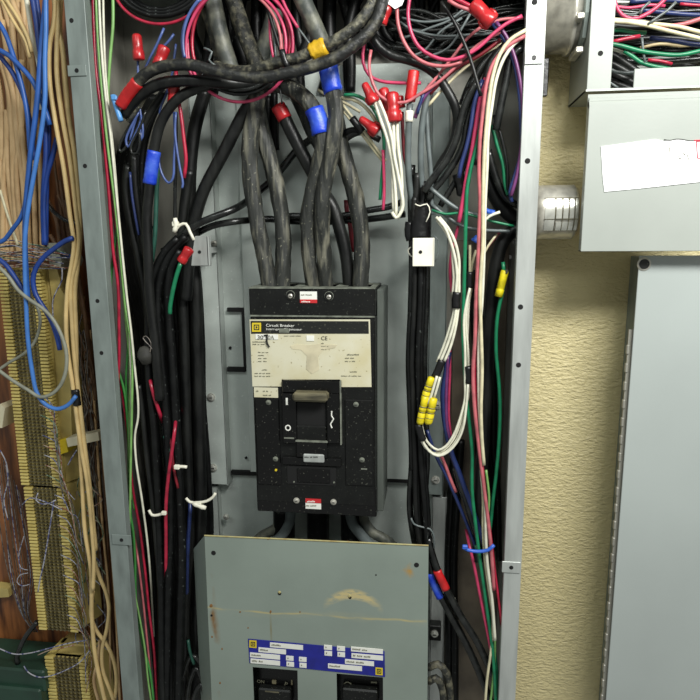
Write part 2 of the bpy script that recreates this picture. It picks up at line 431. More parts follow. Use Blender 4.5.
for x, y in ((71.5, 20.5), (85, 166), (97.5, 301), (101.5, 353)): hole(fl, x, y, RIM + .0018, 2.2, 'screw_hole')
for x, y in ((534.5, 2), (527.5, 161), (520.5, 307), (518.5, 365)): hole(fr, x, y, RIM + .0018, 2.5, 'screw_hole')
for x0, y0, x1, y1, p, m in ((67.5, 65, 86, 76, fl, 'galvanised_dull'), (112, 535, 131, 545, fl, 'galvanised_dull'), (525, 51.5, 543, 64, fr, 'galvanised'), (502, 562, 520.5, 573, fr, 'galvanised')):
    mb = MB(); mb.pbox(x0, y0, x1, y1, RIM + .0018, RIM + .0034, .0004); o = mb.build('cover_clip', m, p)
    cx, cy = (x0 + x1) / 2, (y0 + y1) / 2
    q = at(cx, cy, RIM + .0034); rr = .0026
    mb = MB(); mb.lathe(q, (0, -1, 0), [(-.001, rr), (.0004, rr)], 16); mb.lathe(q + Vector((0, -.0004, -.0008)), (0, -1, 0), [(0, rr * .5), (.0004, rr * .4)], 10)
    mb.build('clip_screw', 'black_tape', p)

# ------------------------------------------------------------------ mounting pan
PAN = .022
pan = thing('mounting_pan', at(320, 640, PAN), 'grey painted mounting pan behind the breaker with two screwed side rails', 'mounting plate')
mb = MB(); mb.pbox(208, 66, 438, 478, PAN - .003, PAN, .0005); mb.build('plate', 'pan_paint', pan)
mb = MB(); mb.pbox(206, 479, 440, 760, PAN - .008, PAN - .004, .0005); mb.build('lower_plate', 'pan_paint', pan)
mb = MB(); mb.pbox(243, 95, 431, 478, PAN, PAN + .006, .001); mb.build('raised_panel', 'pan_paint', pan)
def rail(x0, x1, y0, y1, name='side_rail', m='pan_paint', d=.04, lip=1):
    mb = MB(); mb.pbox(x0, y0, x1, y1, d - .002, d, .0006)
    X0, X1 = at(x0, (y0 + y1) / 2, d).x, at(x1, (y0 + y1) / 2, d).x; Z0, Z1 = at(x0, y0, d).z, at(x0, y1, d).z
    mb.box(X1 - .0015, X1, -d, -.01, Z0, Z1)
    mb.box(X0, X0 + .0015, -d, -.01, Z0, Z1)
    return mb.build(name, m, pan)
r1 = rail(198, 219, 92, 484); r2 = rail(429, 447, 92, 495, m='galvanised_dull')
r3 = rail(206, 223, 486, 700, d=.032); r4 = rail(430, 444, 497, 760, m='galvanised', d=.034)
for x, y, p in ((211, 397.5, r1), (213, 468, r1)): screw(p, x, y, .041, 3.6)
for x, y, p in ((437, 405, r2), (435.5, 480, r2)): screw(p, x, y, .041, 3.6)
screw(r3, 226, 517, .034, 2.6)
# knock-out pocket cut in the pan beside the breaker
mb = MB()
for a in ((227, 308, 243.5, 312), (227, 367.5, 245, 372), (242.5, 312, 245, 368)): mb.pbox(*a, PAN + .0, PAN + .0066)
mb.build('pocket_slot', 'cavity', pan)
hole(pan, 230, 348, PAN + .002, 1.5); hole(pan, 246, 458, PAN + .0068, 1.4); hole(pan, 153, 227, .006, 1.4)
for a in ((231, 471.5, 257, 475), (376, 479, 411, 482.5)): mb = MB(); mb.pbox(*a, PAN, PAN + .0066); mb.build('seam', 'cavity', pan)
mb = MB(); mb.pbox(429, 626, 441, 641, .036, .052, .001); blk = mb.build('insulator_block', 'breaker_black', pan)
screw(blk, 434.5, 634, .054, 3.2)

# ------------------------------------------------------------------ tie brackets
def bracket(x0, y0, x1, y1, d, hx, hy, m, label):
    t = thing('cable_bracket', at((x0 + x1) / 2, y1, d), label, 'bracket')
    mb = MB(); mb.pbox(x0, y0, x1, y1, d - .0025, d, .0008)
    X = at(x1, y1, d).x; mb.box(X - .002, X, -d, -d + .012, at(x0, y0, d).z, at(x0, y1, d).z, .0005); X = (X + at(x0, y1, d).x) / 2; Z = (at(x0, y0, d).z + at(x0, y1, d).z) / 2; mb.box(X - .004, X + .004, -d + .002, -.036, Z - .004, Z + .004)
    mb.build('plate', m, t); hole(t, hx, hy, d + .0004, 1.7, 'hole'); return t
bracket(188.5, 236, 209, 266, .105, 199.5, 252, 'galvanised', 'small grey steel tab with a central hole, beside the red connector and white tie')
bl = bracket(412.5, 238, 434, 266.5, .142, 420.5, 252, 'white_tape', 'small whitish square metal tab with one black hole, over the black bundle')
screw(r1, 214, 243.5, .042, 2.5, 'zinc')

# ================================================================== circuit breaker
BD = .125
brk = thing('circuit_breaker', at(314, 516, .03), 'large black three-pole moulded circuit breaker with a cream rating label', 'circuit breaker')
ym = 400
bx0 = at(253.2, 400, BD).x; bx1 = at(375.2, 400, BD).x
zT, zL, zB, zE = at(312, 288.5, BD).z, at(312, 316, BD).z, at(315, 504, BD).z, at(316, 512, BD - .01).z
mb = MB(); mb.box(bx0, bx1, -BD, -.03, zB, zL - .001, .0015); mb.build('body', 'breaker_black', brk)
# line-side terminal block with three lug openings
zback = -.056
mb = MB(); px = [at(q, 285, BD).x for q in (249, 262, 291, 304, 333, 345, 369, 373.5)]
px[0] = bx0 - .0005; px[-1] = bx1
mb.box(px[0], px[-1], -BD, -BD + .014, zL, zT, .0012)
mb.box(px[0], px[-1], zback, -.03, zL, zT, .0012)
for a, b in ((0, 1), (2, 3), (4, 5), (6, 7)): mb.box(px[a], px[b], -BD + .0145, zback, zL, zT)
mb.box(px[0], px[-1], -BD + .0145, zback, zL, zT - .018)
lug = mb.build('line_terminal_cover', 'breaker_black', brk)
mb = MB()
for a, b in ((1, 2), (3, 4), (5, 6)): mb.box(px[a] + .002, px[b] - .002, -BD + .018, zback - .004, zL + .003, zT - .012, .001)
mb.build('terminal_lug', 'zinc', brk)
mb = MB(); mb.box(px[0], px[-1], -BD - .0004, -BD + .016, zT - .0003, zT + .0012); 
for a, b in ((0, 1), (2, 3), (4, 5), (6, 7)): mb.box(px[a], px[b], -BD + .014, zback, zT - .0003, zT + .0012)
mb.box(px[0], px[-1], zback - .002, zback + .004, zT - .0003, zT + .0012)
mb.build('dusty_rim', 'breaker_dust', brk)
mb = MB(); mb.box(bx0 + .0005, bx1 - .0005, -BD - .0012, -BD, zL - .0012, zL + .0008); mb.build('seam_ridge', 'breaker_dust', brk)
mb = MB(); mb.box(bx1 - .0002, bx1 + .009, -BD + .022, -.03, zE, zT - .003, .0012); mb.build('side_barrier', 'breaker_side', brk)
mb = MB(); mb.box(bx0 + .001, bx1, -BD + .012, -.03, zE, zB - .0005, .0015)
mb.pbox(257, 486, 376.5, 514, BD - .006, BD - .0005, .001)
mb.build('load_terminal_cover', 'breaker_gloss', brk)
for x, y in ((290.5, 296), (329, 297)):
    mb = MB(); c = at(x, y - 1, BD); 
    mb.lathe(c + Vector((0, .001, 0)), (0, -1, 0), [(0, .0062), (.0018, .0058)], 20); u = mb.build('screw_boss', 'breaker_dust', brk)
    mb = MB(); mb.lathe(c + Vector((0, -.0006, 0)), (0, -1, 0), [(0, .0054), (.0014, .0052)], 20); mb.build('screw_recess', 'breaker_black', brk)
    screw(brk, x, y, BD + .001, 2.5, 'zinc')
for x, y in ((296.5, 500.5), (333.5, 502)): screw(brk, x, y, BD + .0005, 2.6, 'zinc')
def sticker(x0, y0, x1, y1, d, m, parent, name='sticker', t=.0005, label=None):
    mb = MB(); mb.pbox(x0, y0, x1, y1, d - .0006, d + t, .0); o = mb.build(name, m, parent)
    if label: o['label'] = label
    return o
def quad(pts, d, m, parent, name='sticker', t=.0005):
    mb = MB(); mb.prism(pts, d - .0004, d + t); return mb.build(name, m, parent)
s1 = sticker(300, 291.5, 317, 303, BD, 'label_white', brk, 'warning_sticker'); sticker(300, 299.5, 317, 303, BD + .0006, 'label_red', s1, 'red_band')
fine('DANGER', 301.5, 302.6, 2.4, BD + .0014, 'ink_white', s1); fine('HIGH VOLTAGE', 301, 295.5, 1.5, BD + .0008, 'ink_grey', s1)
s2 = sticker(305.5, 499, 321, 509, BD, 'label_white', brk, 'warning_sticker'); sticker(305.5, 499, 321, 503, BD + .0006, 'label_red', s2, 'red_band')
fine('DANGER', 307, 502.6, 2.2, BD + .0014, 'ink_white', s2); fine('HIGH VOLTAGE', 306, 506.5, 1.4, BD + .0008, 'ink_grey', s2)
# rating label, notched around the handle
LB = BD + .0006
lab = quad([(249.5, 319.5), (370, 319.5), (371.5, 387), (341, 387), (340, 379.5), (281.5, 379.5), (281.5, 386.5), (252.5, 386.5)], LB, 'label_cream', brk, 'rating_label')
quad([(250.6, 321), (368.5, 321.3), (368.8, 333.6), (251.2, 333.6)], LB + .0006, 'label_black', lab, 'header_band')
def logo(x, y, s, d, parent, sl=0.0):
    q = lambda a, b: (x + a * s, y + b * s + a * s * sl)
    quad([q(0, 0), q(1, 0), q(1, 1), q(0, 1)], d, 'label_yellow', parent, 'logo_square')
    mb = MB()
    fr = .09
    for a in ((.2, .2, .8, .2 + fr), (.2, .8 - fr, .8, .8), (.2, .2, .2 + fr, .8), (.8 - fr, .2, .8, .8)):
        mb.prism([q(a[0], a[1]), q(a[2], a[1]), q(a[2], a[3]), q(a[0], a[3])], d, d + .0009)
    mb.prism([q(.42, .38), q(.52, .38), q(.62, .5), q(.52, .62), q(.42, .62)], d, d + .0009)
    mb.build('logo_mark', 'ink', parent)
logo(252, 322.8, 9, LB + .0012, lab)
T = LB + .0018
text('Circuit Breaker', 266, 326.6, 3.0, T, 'ink_white', lab, sx=1.12)
text('Interruptor Disjoncteur', 266, 330.0, 2.3, T, 'ink_white', lab, sx=1.2)
sticker(279, 328.6, 289, 332.8, T, 'breaker_dust', lab, 'scuff')
T = LB + .0008
sticker(255.5, 334.3, 278, 339.4, T, 'label_white', lab, 'amp_patch'); text('30', 257.2, 339, 4.0, T + .0008, 'ink', lab, sx=1.2); text('0A', 268, 339, 4.0, T + .0008, 'ink_grey', lab)
sticker(306.5, 335.5, 314, 341, T, 'label_white', lab, 'blank_patch')
text('CE', 321, 340, 4.0, T, 'ink', lab, sx=1.0)
mb = MB(); mb.tube(smooth_path(P3('266.5,335 267,339 266.6,341 268.5,346 269.5,347', T + .001)), .0013, 6); mb.tube(P3('264,335.5 268,335', T + .001), .0011, 6); mb.build('marker_scribble', 'label_black', lab)
for x, y, s, h in ((252.5, 342.6, 'CAT.LAL36300', 1.7), (252.5, 345, '600V AC 250V DC', 1.5), (258, 353, 'MAX RMS SYM', 1.4), (258, 356, 'AMPERES', 1.3), (258, 359, '240V  42kA', 1.3), (258, 362, '480V  30kA', 1.3),
                   (262, 370.5, 'TORQUE', 1.3), (254.5, 374, 'LOAD LUG 300 LB-IN', 1.3), (254.5, 376.8, 'LINE LUG 300 LB-IN', 1.3), (284, 336.4, 'SERIES 4 THERMAL MAGNETIC', 1.0),
                   (321, 344, 'IEC', 1.5), (321, 347, '947-2 Ui', 1.4), (321, 350, 'Uimp 8', 1.3), (347, 355.5, 'A-AMPERES', 2.0), (345, 358.8, 'HOLD TRIP', 1.5), (345, 362, '160 1 600', 1.7),
                   (350, 372.5, 'REMARKS', 1.5), (341, 376.5, 'SUITABLE FOR REVERSE FEED', 1.2)):
    fine(s, x, y, h, T, 'ink_grey', lab, sx=1.1)
quad([(290, 346), (298, 344.4), (308, 345.2), (320, 344), (337, 345), (335, 348), (323, 350), (318, 357), (319, 370), (312, 374), (306, 369), (307, 356), (301, 350), (292, 349)], T - .0004, 'label_tan', lab, 'glue_stain')
ap = sticker(254, 387.5, 278, 397.5, BD, 'label_cream', brk, 'approval_sticker')
fine('UL', 256, 392, 2.2, BD + .0008, 'ink_grey', ap); fine('LR 48', 263, 392, 1.7, BD + .0008, 'ink_grey', ap); fine('ISSUE A-4', 263, 396, 1.5, BD + .0008, 'ink_grey', ap)
for c, (x0, y0, x1, y1) in enumerate(((256, 399, 280, 485), (345, 400, 373.5, 486))):
    mb = MB(); mb.pbox(x0, y0, x1, y1, BD - .001, BD + .002, .0012); mb.build('accessory_cover', 'breaker_gloss' if c == 0 else 'breaker_black', brk)
for x, y in ((268.5, 402.5), (356, 404.5), (275.5, 459), (362, 460)): screw(brk, x, y, BD + .0024, 2.2, 'breaker_dust')
sticker(361, 468.5, 367, 469.8, BD + .0022, 'breaker_dust', brk, 'moulded_mark')
mb = MB(); c = at(276, 470, BD + .002); mb.lathe(c, (0, -1, 0), [(0, .0018), (.001, .0015)], 12); mb.build('indicator_dot', 'label_yellow', brk)
# handle escutcheon
ES = BD + .006
esc = None
mb = MB()
for a in ((282, 381, 341, 393.5), (282, 393.5, 296, 444), (326.5, 393.5, 340, 444), (296, 441.5, 327, 458)): mb.pbox(*a, BD, ES, .0012)
mb.pbox(282, 458, 341, 466, BD, ES - .002, .001)
esc = mb.build('handle_escutcheon', 'breaker_gloss', brk)
mb = MB(); mb.pbox(297, 403, 325.5, 427, BD, BD + .0012); mb.build('handle_slot', 'cavity', esc)
mb = MB(); mb.pbox(296, 426, 326.5, 441.5, BD, BD + .004, .002); mb.build('slot_cover', 'breaker_black', esc)
mb = MB(); mb.pbox(295.5, 440.8, 327.5, 442.3, BD + .003, ES + .0006); mb.pbox(340, 381, 341.2, 445, BD, ES + .0006); mb.pbox(284, 437.5, 294, 438.8, BD, ES + .0006); mb.build('worn_edge', 'breaker_dust', esc)
mb = MB(); mb.pbox(292, 393.5, 327, 402.5, BD, ES + .016, .003); mb.build('toggle_handle', 'handle_plastic', esc)
mb = MB(); mb.pbox(285.8, 398, 287.8, 405, ES, ES + .0006); mb.build('on_mark', 'ink_white', esc)
mb = MB(); c = at(288, 427.8, ES + .0004); n = 28; rg = []
for r in (.0042, .0026):
    rg.append([c + Vector((math.cos(t) * r * .95, 0, math.sin(t) * r)) for t in [2 * math.pi * k / n for k in range(n)]])
mb.rings(rg, cap=False); mb.build('off_mark', 'ink_white', esc)
mb = MB(); mb.tube(smooth_path(P3('331.8,411 331.6,416 333.6,419 330.5,424 332,428', ES + .0004)), .0009, 6); mb.build('trip_arrow', 'ink_white', esc)
mb = MB(); mb.pbox(303, 454.5, 324, 463, ES - .004, ES + .002, .0015); tb = mb.build('test_bar', 'galvanised', brk)
fine('PUSH TO TRIP', 304.5, 458, 1.8, ES + .0022, 'ink', tb)
mb = MB(); mb.pbox(287, 466, 336, 485, BD, BD + .0012, .0008); mb.build('trip_window', 'cavity', brk)
mb = MB(); mb.pbox(297, 469, 330, 483, BD + .001, BD + .0024, .001); mb.build('adjustment_plate', 'breaker_gloss', brk)
for x, y in ((294, 482), (334, 482.5)):
    mb = MB(); mb.lathe(at(x, y, BD + .0012), (0, -1, 0), [(0, .0014), (.0012, .001)], 10); mb.build('rivet', 'breaker_dust', brk)

# ================================================================== lower dead-front cover
CV = .138
cov = thing('dead_front_cover', at(318, 760, CV), 'dull blue-grey steel cover below the breaker with rust streaks and a blue circuit label', 'panel cover')
TL, TR = (204.5, 535.5), (428.5, 545.5)
BL, BR = (213.5, 740), (427, 752)
mb = MB()
W1, W2 = [(252.5, 667), (297.5, 670.5), (298.6, 742), (255.5, 740)], [(336.5, 673.5), (383, 677.5), (383.2, 748), (337.5, 745)]
def lerp2(a, b, t): return (a[0] + (b[0] - a[0]) * t, a[1] + (b[1] - a[1]) * t)
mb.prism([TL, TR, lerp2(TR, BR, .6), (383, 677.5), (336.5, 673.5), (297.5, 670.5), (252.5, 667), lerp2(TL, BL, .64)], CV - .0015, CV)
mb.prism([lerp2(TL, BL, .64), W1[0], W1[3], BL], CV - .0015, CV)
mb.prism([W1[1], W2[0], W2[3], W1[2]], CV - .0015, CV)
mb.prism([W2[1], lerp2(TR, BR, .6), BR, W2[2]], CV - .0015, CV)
front_plate = mb.build('front_plate', 'dimmed_cover_paint', cov)
def strip(a, b, c, d2, m, name, parent):
    A = [at(*a), at(*b), at(*c), at(*d2)]; nrm = (A[1] - A[0]).cross(A[2] - A[0]).normalized() * .0012
    mb = MB(); mb.add(A + [p + nrm for p in A], [(0, 1, 2, 3), (7, 6, 5, 4), (0, 4, 5, 1), (1, 5, 6, 2), (2, 6, 7, 3), (3, 7, 4, 0)])
    return mb.build(name, m, parent)
strip((193.5, 549, .100), (TL[0], TL[1], CV), (BL[0], BL[1], CV), (204, 760, .100), 'dimmed_cover_paint', 'side_flange', cov)
strip((428.5, 545.5, CV), (428.2, 548, .112), (426.8, 752, .112), (427, 752, CV), 'dimmed_cover_paint', 'side_flange', cov)
mb = MB(); a = at(*TL, CV); b = at(*TR, CV)
mb.tube([a, b], .0011, 6); mb.build('rusty_top_edge', 'residue', cov)
for x, y, r in ((213.5, 553, 2.6), (416.5, 565, 2.6), (279.5, 593.5, 2.0), (350, 597.5, 1.7), (376, 575, .8), (211.5, 615.5, 1.3)): hole(cov, x, y, CV + .0003, r)
for x, y in ((279.5, 592.2), (349.4, 596)):
    mb = MB(); mb.lathe(at(x, y, CV + .0002), (0, -1, 0), [(0, .0022), (.0006, .0016)], 12); mb.build('chipped_paint', 'residue', cov)
def splotch(pts, m, name, d=CV, t=.00035):
    P = [at(x, y, d) for x, y in pts]; P = smooth_path(P + [P[0]], .003)[:-1]
    P = [p + Vector((mnoise.noise(p * 300), 0, mnoise.noise(p * 300 + Vector((5, 5, 5))))) * .002 for p in P]
    c = sum(P, Vector()) / len(P); n = len(P)
    mb = MB(); mb.add([p + Vector((0, -t, 0)) for p in P] + [c + Vector((0, -t, 0))], [(i, (i + 1) % n, n) for i in range(n)]); return mb.build(name, m, cov)
# stains with a shape of their own on the steel: glue residue over the middle hole, a dried drip line, rust at one edge
def stained_cover(o):
    M = MATS['dimmed_cover_paint'].copy(); M.name = 'stained_dimmed_cover_paint'; nt = M.node_tree; N = nt.nodes.new; L = nt.links.new
    bs = nt.nodes['Principled BSDF']; src = bs.inputs['Base Color'].links[0].from_socket; c0 = WL[o.name]
    tc = N('ShaderNodeTexCoord'); sp = N('ShaderNodeSeparateXYZ'); L(tc.outputs['Object'], sp.inputs[0])
    def math_(op, a, b_=None, c=None):
        n = N('ShaderNodeMath'); n.operation = op
        for k, v in enumerate((a, b_, c)):
            if v is None: continue
            if isinstance(v, (int, float)): n.inputs[k].default_value = v
            else: L(v, n.inputs[k])
        return n.outputs[0]
    def noise_(scale, st, lo, hi, det=5):
        mp = N('ShaderNodeMapping'); mp.inputs['Scale'].default_value = st; L(tc.outputs['Object'], mp.inputs[0])
        n = N('ShaderNodeTexNoise'); n.inputs['Scale'].default_value = scale; n.inputs['Detail'].default_value = det; L(mp.outputs[0], n.inputs['Vector'])
        r = N('ShaderNodeMapRange'); r.inputs[1].default_value = lo; r.inputs[2].default_value = hi; L(n.outputs['Fac'], r.inputs[0]); return r.outputs[0]
    def mixc(fac, colr):
        nonlocal src
        m_ = N('ShaderNodeMix'); m_.data_type = 'RGBA'; L(fac, m_.inputs[0]); L(src, m_.inputs[6]); m_.inputs[7].default_value = (*lin(colr), 1); src = m_.outputs[2]
    def fall(v, w_):                                   # 1 at the middle of the shape, 0 at its rim
        r = N('ShaderNodeMapRange'); r.inputs[1].default_value = 0; r.inputs[2].default_value = w_; r.inputs[3].default_value = 1; r.inputs[4].default_value = 0; L(v, r.inputs[0]); return r.outputs[0]
    A = at(210, 608.5, CV) - c0; B = at(428, 623, CV) - c0; sl_ = (B.z - A.z) / (B.x - A.x)
    w1 = noise_(14, (1, 1, 1), .0, 1.0, 2)
    line = math_('ABSOLUTE', math_('ADD', math_('SUBTRACT', sp.outputs[2], math_('MULTIPLY_ADD', sp.outputs[0], sl_, A.z - A.x * sl_)), math_('MULTIPLY_ADD', w1, .012, -.006)))
    mixc(math_('MULTIPLY', fall(line, .0022), noise_(60, (.35, 1, 1), .38, .6)), (178, 166, 118))
    mixc(math_('MULTIPLY', math_('MULTIPLY', fall(line, .010), noise_(40, (.3, 1, 2), .5, .8)), .35), (176, 166, 122))
    C = at(353, 603, CV) - c0
    x2 = math_('DIVIDE', math_('SUBTRACT', sp.outputs[0], C.x), .037); z2 = math_('SUBTRACT', sp.outputs[2], C.z)
    arcz = math_('MULTIPLY_ADD', math_('MULTIPLY', x2, x2), -.016, .013)
    dist = math_('ABSOLUTE', math_('SUBTRACT', z2, arcz))
    inx = fall(math_('ABSOLUTE', x2), 1.15)
    blot = math_('MULTIPLY', math_('MULTIPLY', fall(dist, .009), inx), math_('MULTIPLY', noise_(110, (.6, 1, 1.6), .36, .52, 8), 2.4)); n = nt.nodes.new('ShaderNodeClamp'); L(blot, n.inputs[0])
    mixc(n.outputs[0], (186, 172, 126))
    D = at(212, 610, CV) - c0
    ed = fall(math_('ABSOLUTE', math_('SUBTRACT', math_('MULTIPLY_ADD', sp.outputs[2], .07, sp.outputs[0]), D.x + D.z * .07)), .009)
    mixc(math_('MULTIPLY', ed, noise_(38, (1, 1, .5), .56, .72)), (122, 92, 54))
    H = at(410, 571, CV) - c0
    hd = math_('ADD', math_('ABSOLUTE', math_('SUBTRACT', sp.outputs[0], H.x)), math_('ABSOLUTE', math_('SUBTRACT', sp.outputs[2], H.z)))
    mixc(math_('MULTIPLY', fall(hd, .014), noise_(90, (1, 1, 1), .42, .58)), (166, 130, 66))
    V = at(271, 630, CV) - c0
    vd = fall(math_('ABSOLUTE', math_('SUBTRACT', sp.outputs[0], V.x)), .0022); zz = fall(math_('ABSOLUTE', math_('SUBTRACT', sp.outputs[2], V.z)), .028)
    mixc(math_('MULTIPLY', math_('MULTIPLY', vd, zz), .9), (120, 112, 78))
    L(src, bs.inputs['Base Color']); o.data.materials[0] = M
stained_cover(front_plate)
for x, y, a in ((211, 606, 1.8), (212, 637, 1.1), (222, 649, .9), (220, 683, 1.1), (268, 539, .9), (270.5, 612, 1.3), (240, 612, 1.0), (248, 628, .8), (348, 541.5, .9), (300, 612, .8)):
    mb = MB(); mb.prism([(x + a * math.cos(q) * R.uniform(.6, 1.1), y + a * 1.2 * math.sin(q) * R.uniform(.6, 1.1)) for q in [k * .785 for k in range(8)]], CV, CV + .0003)
    mb.build('rust_spot', 'rust', cov)
# blue label strip
sl = lambda x, y: (x, y + (x - 248) * .088)
bl_ = quad([(248, 639), (384.5, 651.5), (385, 677), (249.5, 663)], CV + .0004, 'label_blue', cov, 'circuit_label')
def patch(x0, x1, row, m='label_white', s=None):
    y0 = 640.6 + row * 5.9 ; y1 = y0 + 4.6
    o = quad([sl(x0, y0), sl(x1, y0), sl(x1, y1), sl(x0, y1)], CV + .001, m, bl_, 'text_patch')
    if s:
        fine(s, x0 + 1.5, sl(x0, y1)[1] - 1.3, 2.0, CV + .0018, 'ink_grey', bl_, rot=-.088, sx=1.1)
for x0, x1, r, s in ((270, 303, 0, 'WARNING'), (258.5, 286, 1, 'HAZARD'), (250, 280, 2, 'CAUTION'), (250.5, 280, 3, 'TURN OFF'), (286, 293.5, 2, 'A'), (286.5, 294, 3, 'B'), (299, 306.5, 2, 'C'), (299.5, 306.5, 3, 'D'),
                     (324, 332, -.4, '1'), (324.5, 332, .6, '2'), (337, 345, -.4, '3'), (337.5, 345, .6, '4'), (351, 383, -.5, 'BRANCH UNIT'), (351.5, 383, .6, 'ON THIS PANEL'), (345, 374, 1.7, 'FILLER PLATES'), (328, 362, 2.7, 'CIRCUITS')):
    patch(x0, x1, r, s=s)
logo(249.3, 640.3, 7.2, CV + .001, bl_, .088); logo(375.5, 669 - 1.4, 7.2, CV + .001, bl_, .088)
# branch breakers behind the two windows
for k, (x0, x1, y0) in enumerate(((246, 303, 655), (330, 390, 662))):
    b = thing('branch_breaker', at((x0 + x1) / 2, 760, .08), ('black branch breaker behind the window under the start of the blue label, showing ON', 'black branch breaker behind the window nearer the blue and red taped cables')[k], 'circuit breaker', 'branch breakers behind the cover')
    mb = MB(); mb.pbox(x0, y0, x1, 770, .09, .118, .002); mb.build('body', 'breaker_gloss', b)
    mb = MB(); mb.pbox(x0 + 12, 690, x1 - 12, 706, .118, .130, .002); mb.build('handle', 'breaker_black', b)
    if k == 0:
        text('ON', 257, 682.5, 4, .1186, 'ink_grey', b); text('L', 272, 684, 5, .1186, 'handle_plastic', b, rot=-.2); text('P', 284, 685, 5, .1186, 'ink_grey', b, rot=-.3)
        mb = MB(); mb.pbox(291, 680, 292.5, 685, .118, .119); mb.pbox(265, 691.5, 279, 692.6, .13, .1306); mb.pbox(272, 681, 276, 684, .118, .1205); mb.build('on_bar', 'handle_plastic', b)
    else:
        mb = MB(); mb.tube(smooth_path(P3('352,685 348,682 344,684 345,688 350,687', .119)), .0009, 6); mb.pbox(371, 682, 377, 683.2, .118, .119); mb.pbox(344.5, 691, 347, 694, .118, .119); mb.build('off_bar', 'ink_grey', b)
        text('E', 360, 691, 5, .1186, 'handle_plastic', b, rot=-.2); text('NC', 371, 692, 4, .1186, 'ink_grey', b, rot=-.1)

# ================================================================== boxes on the right
JB = .105
jx0, jx1 = at(589, 45, JB).x, at(613, 45, JB).x
jz0, jz1 = at(640, 88.5, JB).z, at(640, -60, JB).z; jxr = at(738, 100, JB).x
jb = thing('junction_box', ((jx0 + jxr) / 2, -.05, jz0), 'open light grey junction box crammed with pink, cream and green wires', 'junction box')
mb = MB(); mb.box(jx0, jxr, -.003, -.0005, jz0, jz1); mb.build('back_panel', 'grey_paint', jb)
mb = MB(); mb.box(jx0, jx0 + .0015, -JB + .001, -.003, jz0, jz1); mb.build('side_wall', 'grey_paint', jb)
mb = MB(); mb.box(jx0, jxr, -JB + .001, -.003, jz0, jz0 + .0015); mb.build('bottom_wall', 'grey_paint', jb)
mb = MB(); mb.box(jx0, jx1, -JB - .0012, -JB + .001, jz0, jz1, .0005); a = mb.build('front_flange', 'grey_paint', jb)
hole(a, 600.5, 53.3, JB + .0013, 2.2, 'screw_hole')
mb = MB(); zl = at(660, 68, JB).z; mb.box(at(633.5, 80, JB).x, jxr, -JB - .0014, -JB + .001, jz0, zl, .0005); mb.build('bottom_lip', 'grey_paint', jb)
mb = MB(); mb.box(jx0 - .001, jxr, -JB - .002, -JB + .001, jz0 - .0015, jz0 + .0005); mb.build('rolled_edge', 'galvanised', jb)
# cover of the box, hanging in front, with the torn paper
HC = .118
hx0 = at(585.5, 170, HC).x; hz1 = at(640, 99, HC).z; hz0 = at(640, 251.3, HC).z
hc = thing('box_cover', ((hx0 + jxr) / 2, -HC, hz0), 'light grey steel box cover with a torn white paper taped on it', 'box cover')
mb = MB(); mb.box(hx0, jxr, -HC, -HC + .0015, hz0, hz1 - .004, .0005)
mb.box(hx0, hx0 + .0012, -HC + .0015, -HC + .012, hz0, hz1); mb.box(hx0, jxr, -HC + .0015, -HC + .012, hz0, hz0 + .0012)
mb.build('front_sheet', 'grey_paint', hc)
mb = MB(); mb.tube([Vector((hx0, -HC + .004, hz1 - .004)), Vector((jxr, -HC + .004, hz1 - .004))], .004, 12); mb.tube([Vector((hx0 + .001, -HC + .009, hz1 + .0015)), Vector((jxr, -HC + .009, hz1 + .0015))], .0035, 12)
mb.box(hx0, jxr, -HC + .009, -HC + .0105, hz1 - .004, hz1 + .0085)
mb.build('rolled_top', 'grey_paint', hc)
pap = quad([(601, 146.5), (620, 144), (655, 139.2), (664, 141), (672, 140.6), (679, 139.2), (688, 141), (702, 140), (716, 140), (716, 180), (700, 182), (672, 185), (640, 188.5), (604.5, 191.8), (603, 180)], HC + .0006, 'paper', hc, 'torn_paper')
mb = MB(); mb.tube(smooth_path(P3('664,139.6 670,140.4 676,139.2 682,139.4 690,140.8 702,140.4', HC + .0012)), .0005, 6); mb.build('torn_edge', 'ink', pap)
for a in ((669.2, 147, 670, 152), (669.6, 157, 670.4, 160), (688, 148, 688.6, 152), (681.6, 165, 682.4, 169)): sticker(*a, HC + .0012, 'ink_grey', pap, 'pen_mark', .0002)
mb = MB(); mb.tube(smooth_path(P3('680,159 678.5,156 682,153 685,154.5 683,158 680,159 686,153 688,157 689,160', HC + .0013)), .00035, 6)
mb.build('pen_scrawl', 'ink_grey', pap)
mb = MB(); mb.tube(P3('703,141 696.5,141.5 697.5,158 703,158.5', HC + .0014), .0006, 6); mb.tube(P3('694,140.5 703,140', HC + .0014), .0006, 6); mb.build('red_stamp', 'ink_red', pap)
# tall panel door below
DR = .092
dx0 = at(622.5, 480, DR).x; dz1 = at(660, 255.5, DR).z
dr = thing('grey_panel_cover', ((dx0 + jxr) / 2, -DR, .76), 'tall smooth blue-grey steel panel cover on the yellow wall, with one corner screw', 'panel cover')
mb = MB(); mb.box(dx0, .5, -DR, -DR + .0018, .76, dz1, .0006); mb.build('front_sheet', 'lit_door_paint', dr)
q = at(644, 264, DR); mb = MB(); mb.lathe(q, (0, -1, 0), [(0, .0085), (.0008, .0082), (.0012, .007)], 24); mb.build('screw_washer', 'zinc', dr)
mb = MB(); mb.lathe(q + Vector((0, -.001, 0)), (0, -1, 0), [(0, .0062), (.001, .006)], 24); mb.build('screw_head', 'label_black', dr)
bx = thing('grey_panel_box', (dx0, -.04, .76), 'shadowed steel box side with a rough hinge edge behind the tall panel cover', 'panel box')
mb = MB(); mb.box(dx0 + .016, .5, -DR + .006, -.002, .76, dz1 - .004); mb.build('box_body', 'galvanised_dull', bx)
mb = MB(); mb.box(dx0 - .004, dx0 + .004, -DR + .006, -DR + .009, .76, at(610, 330, DR).z)
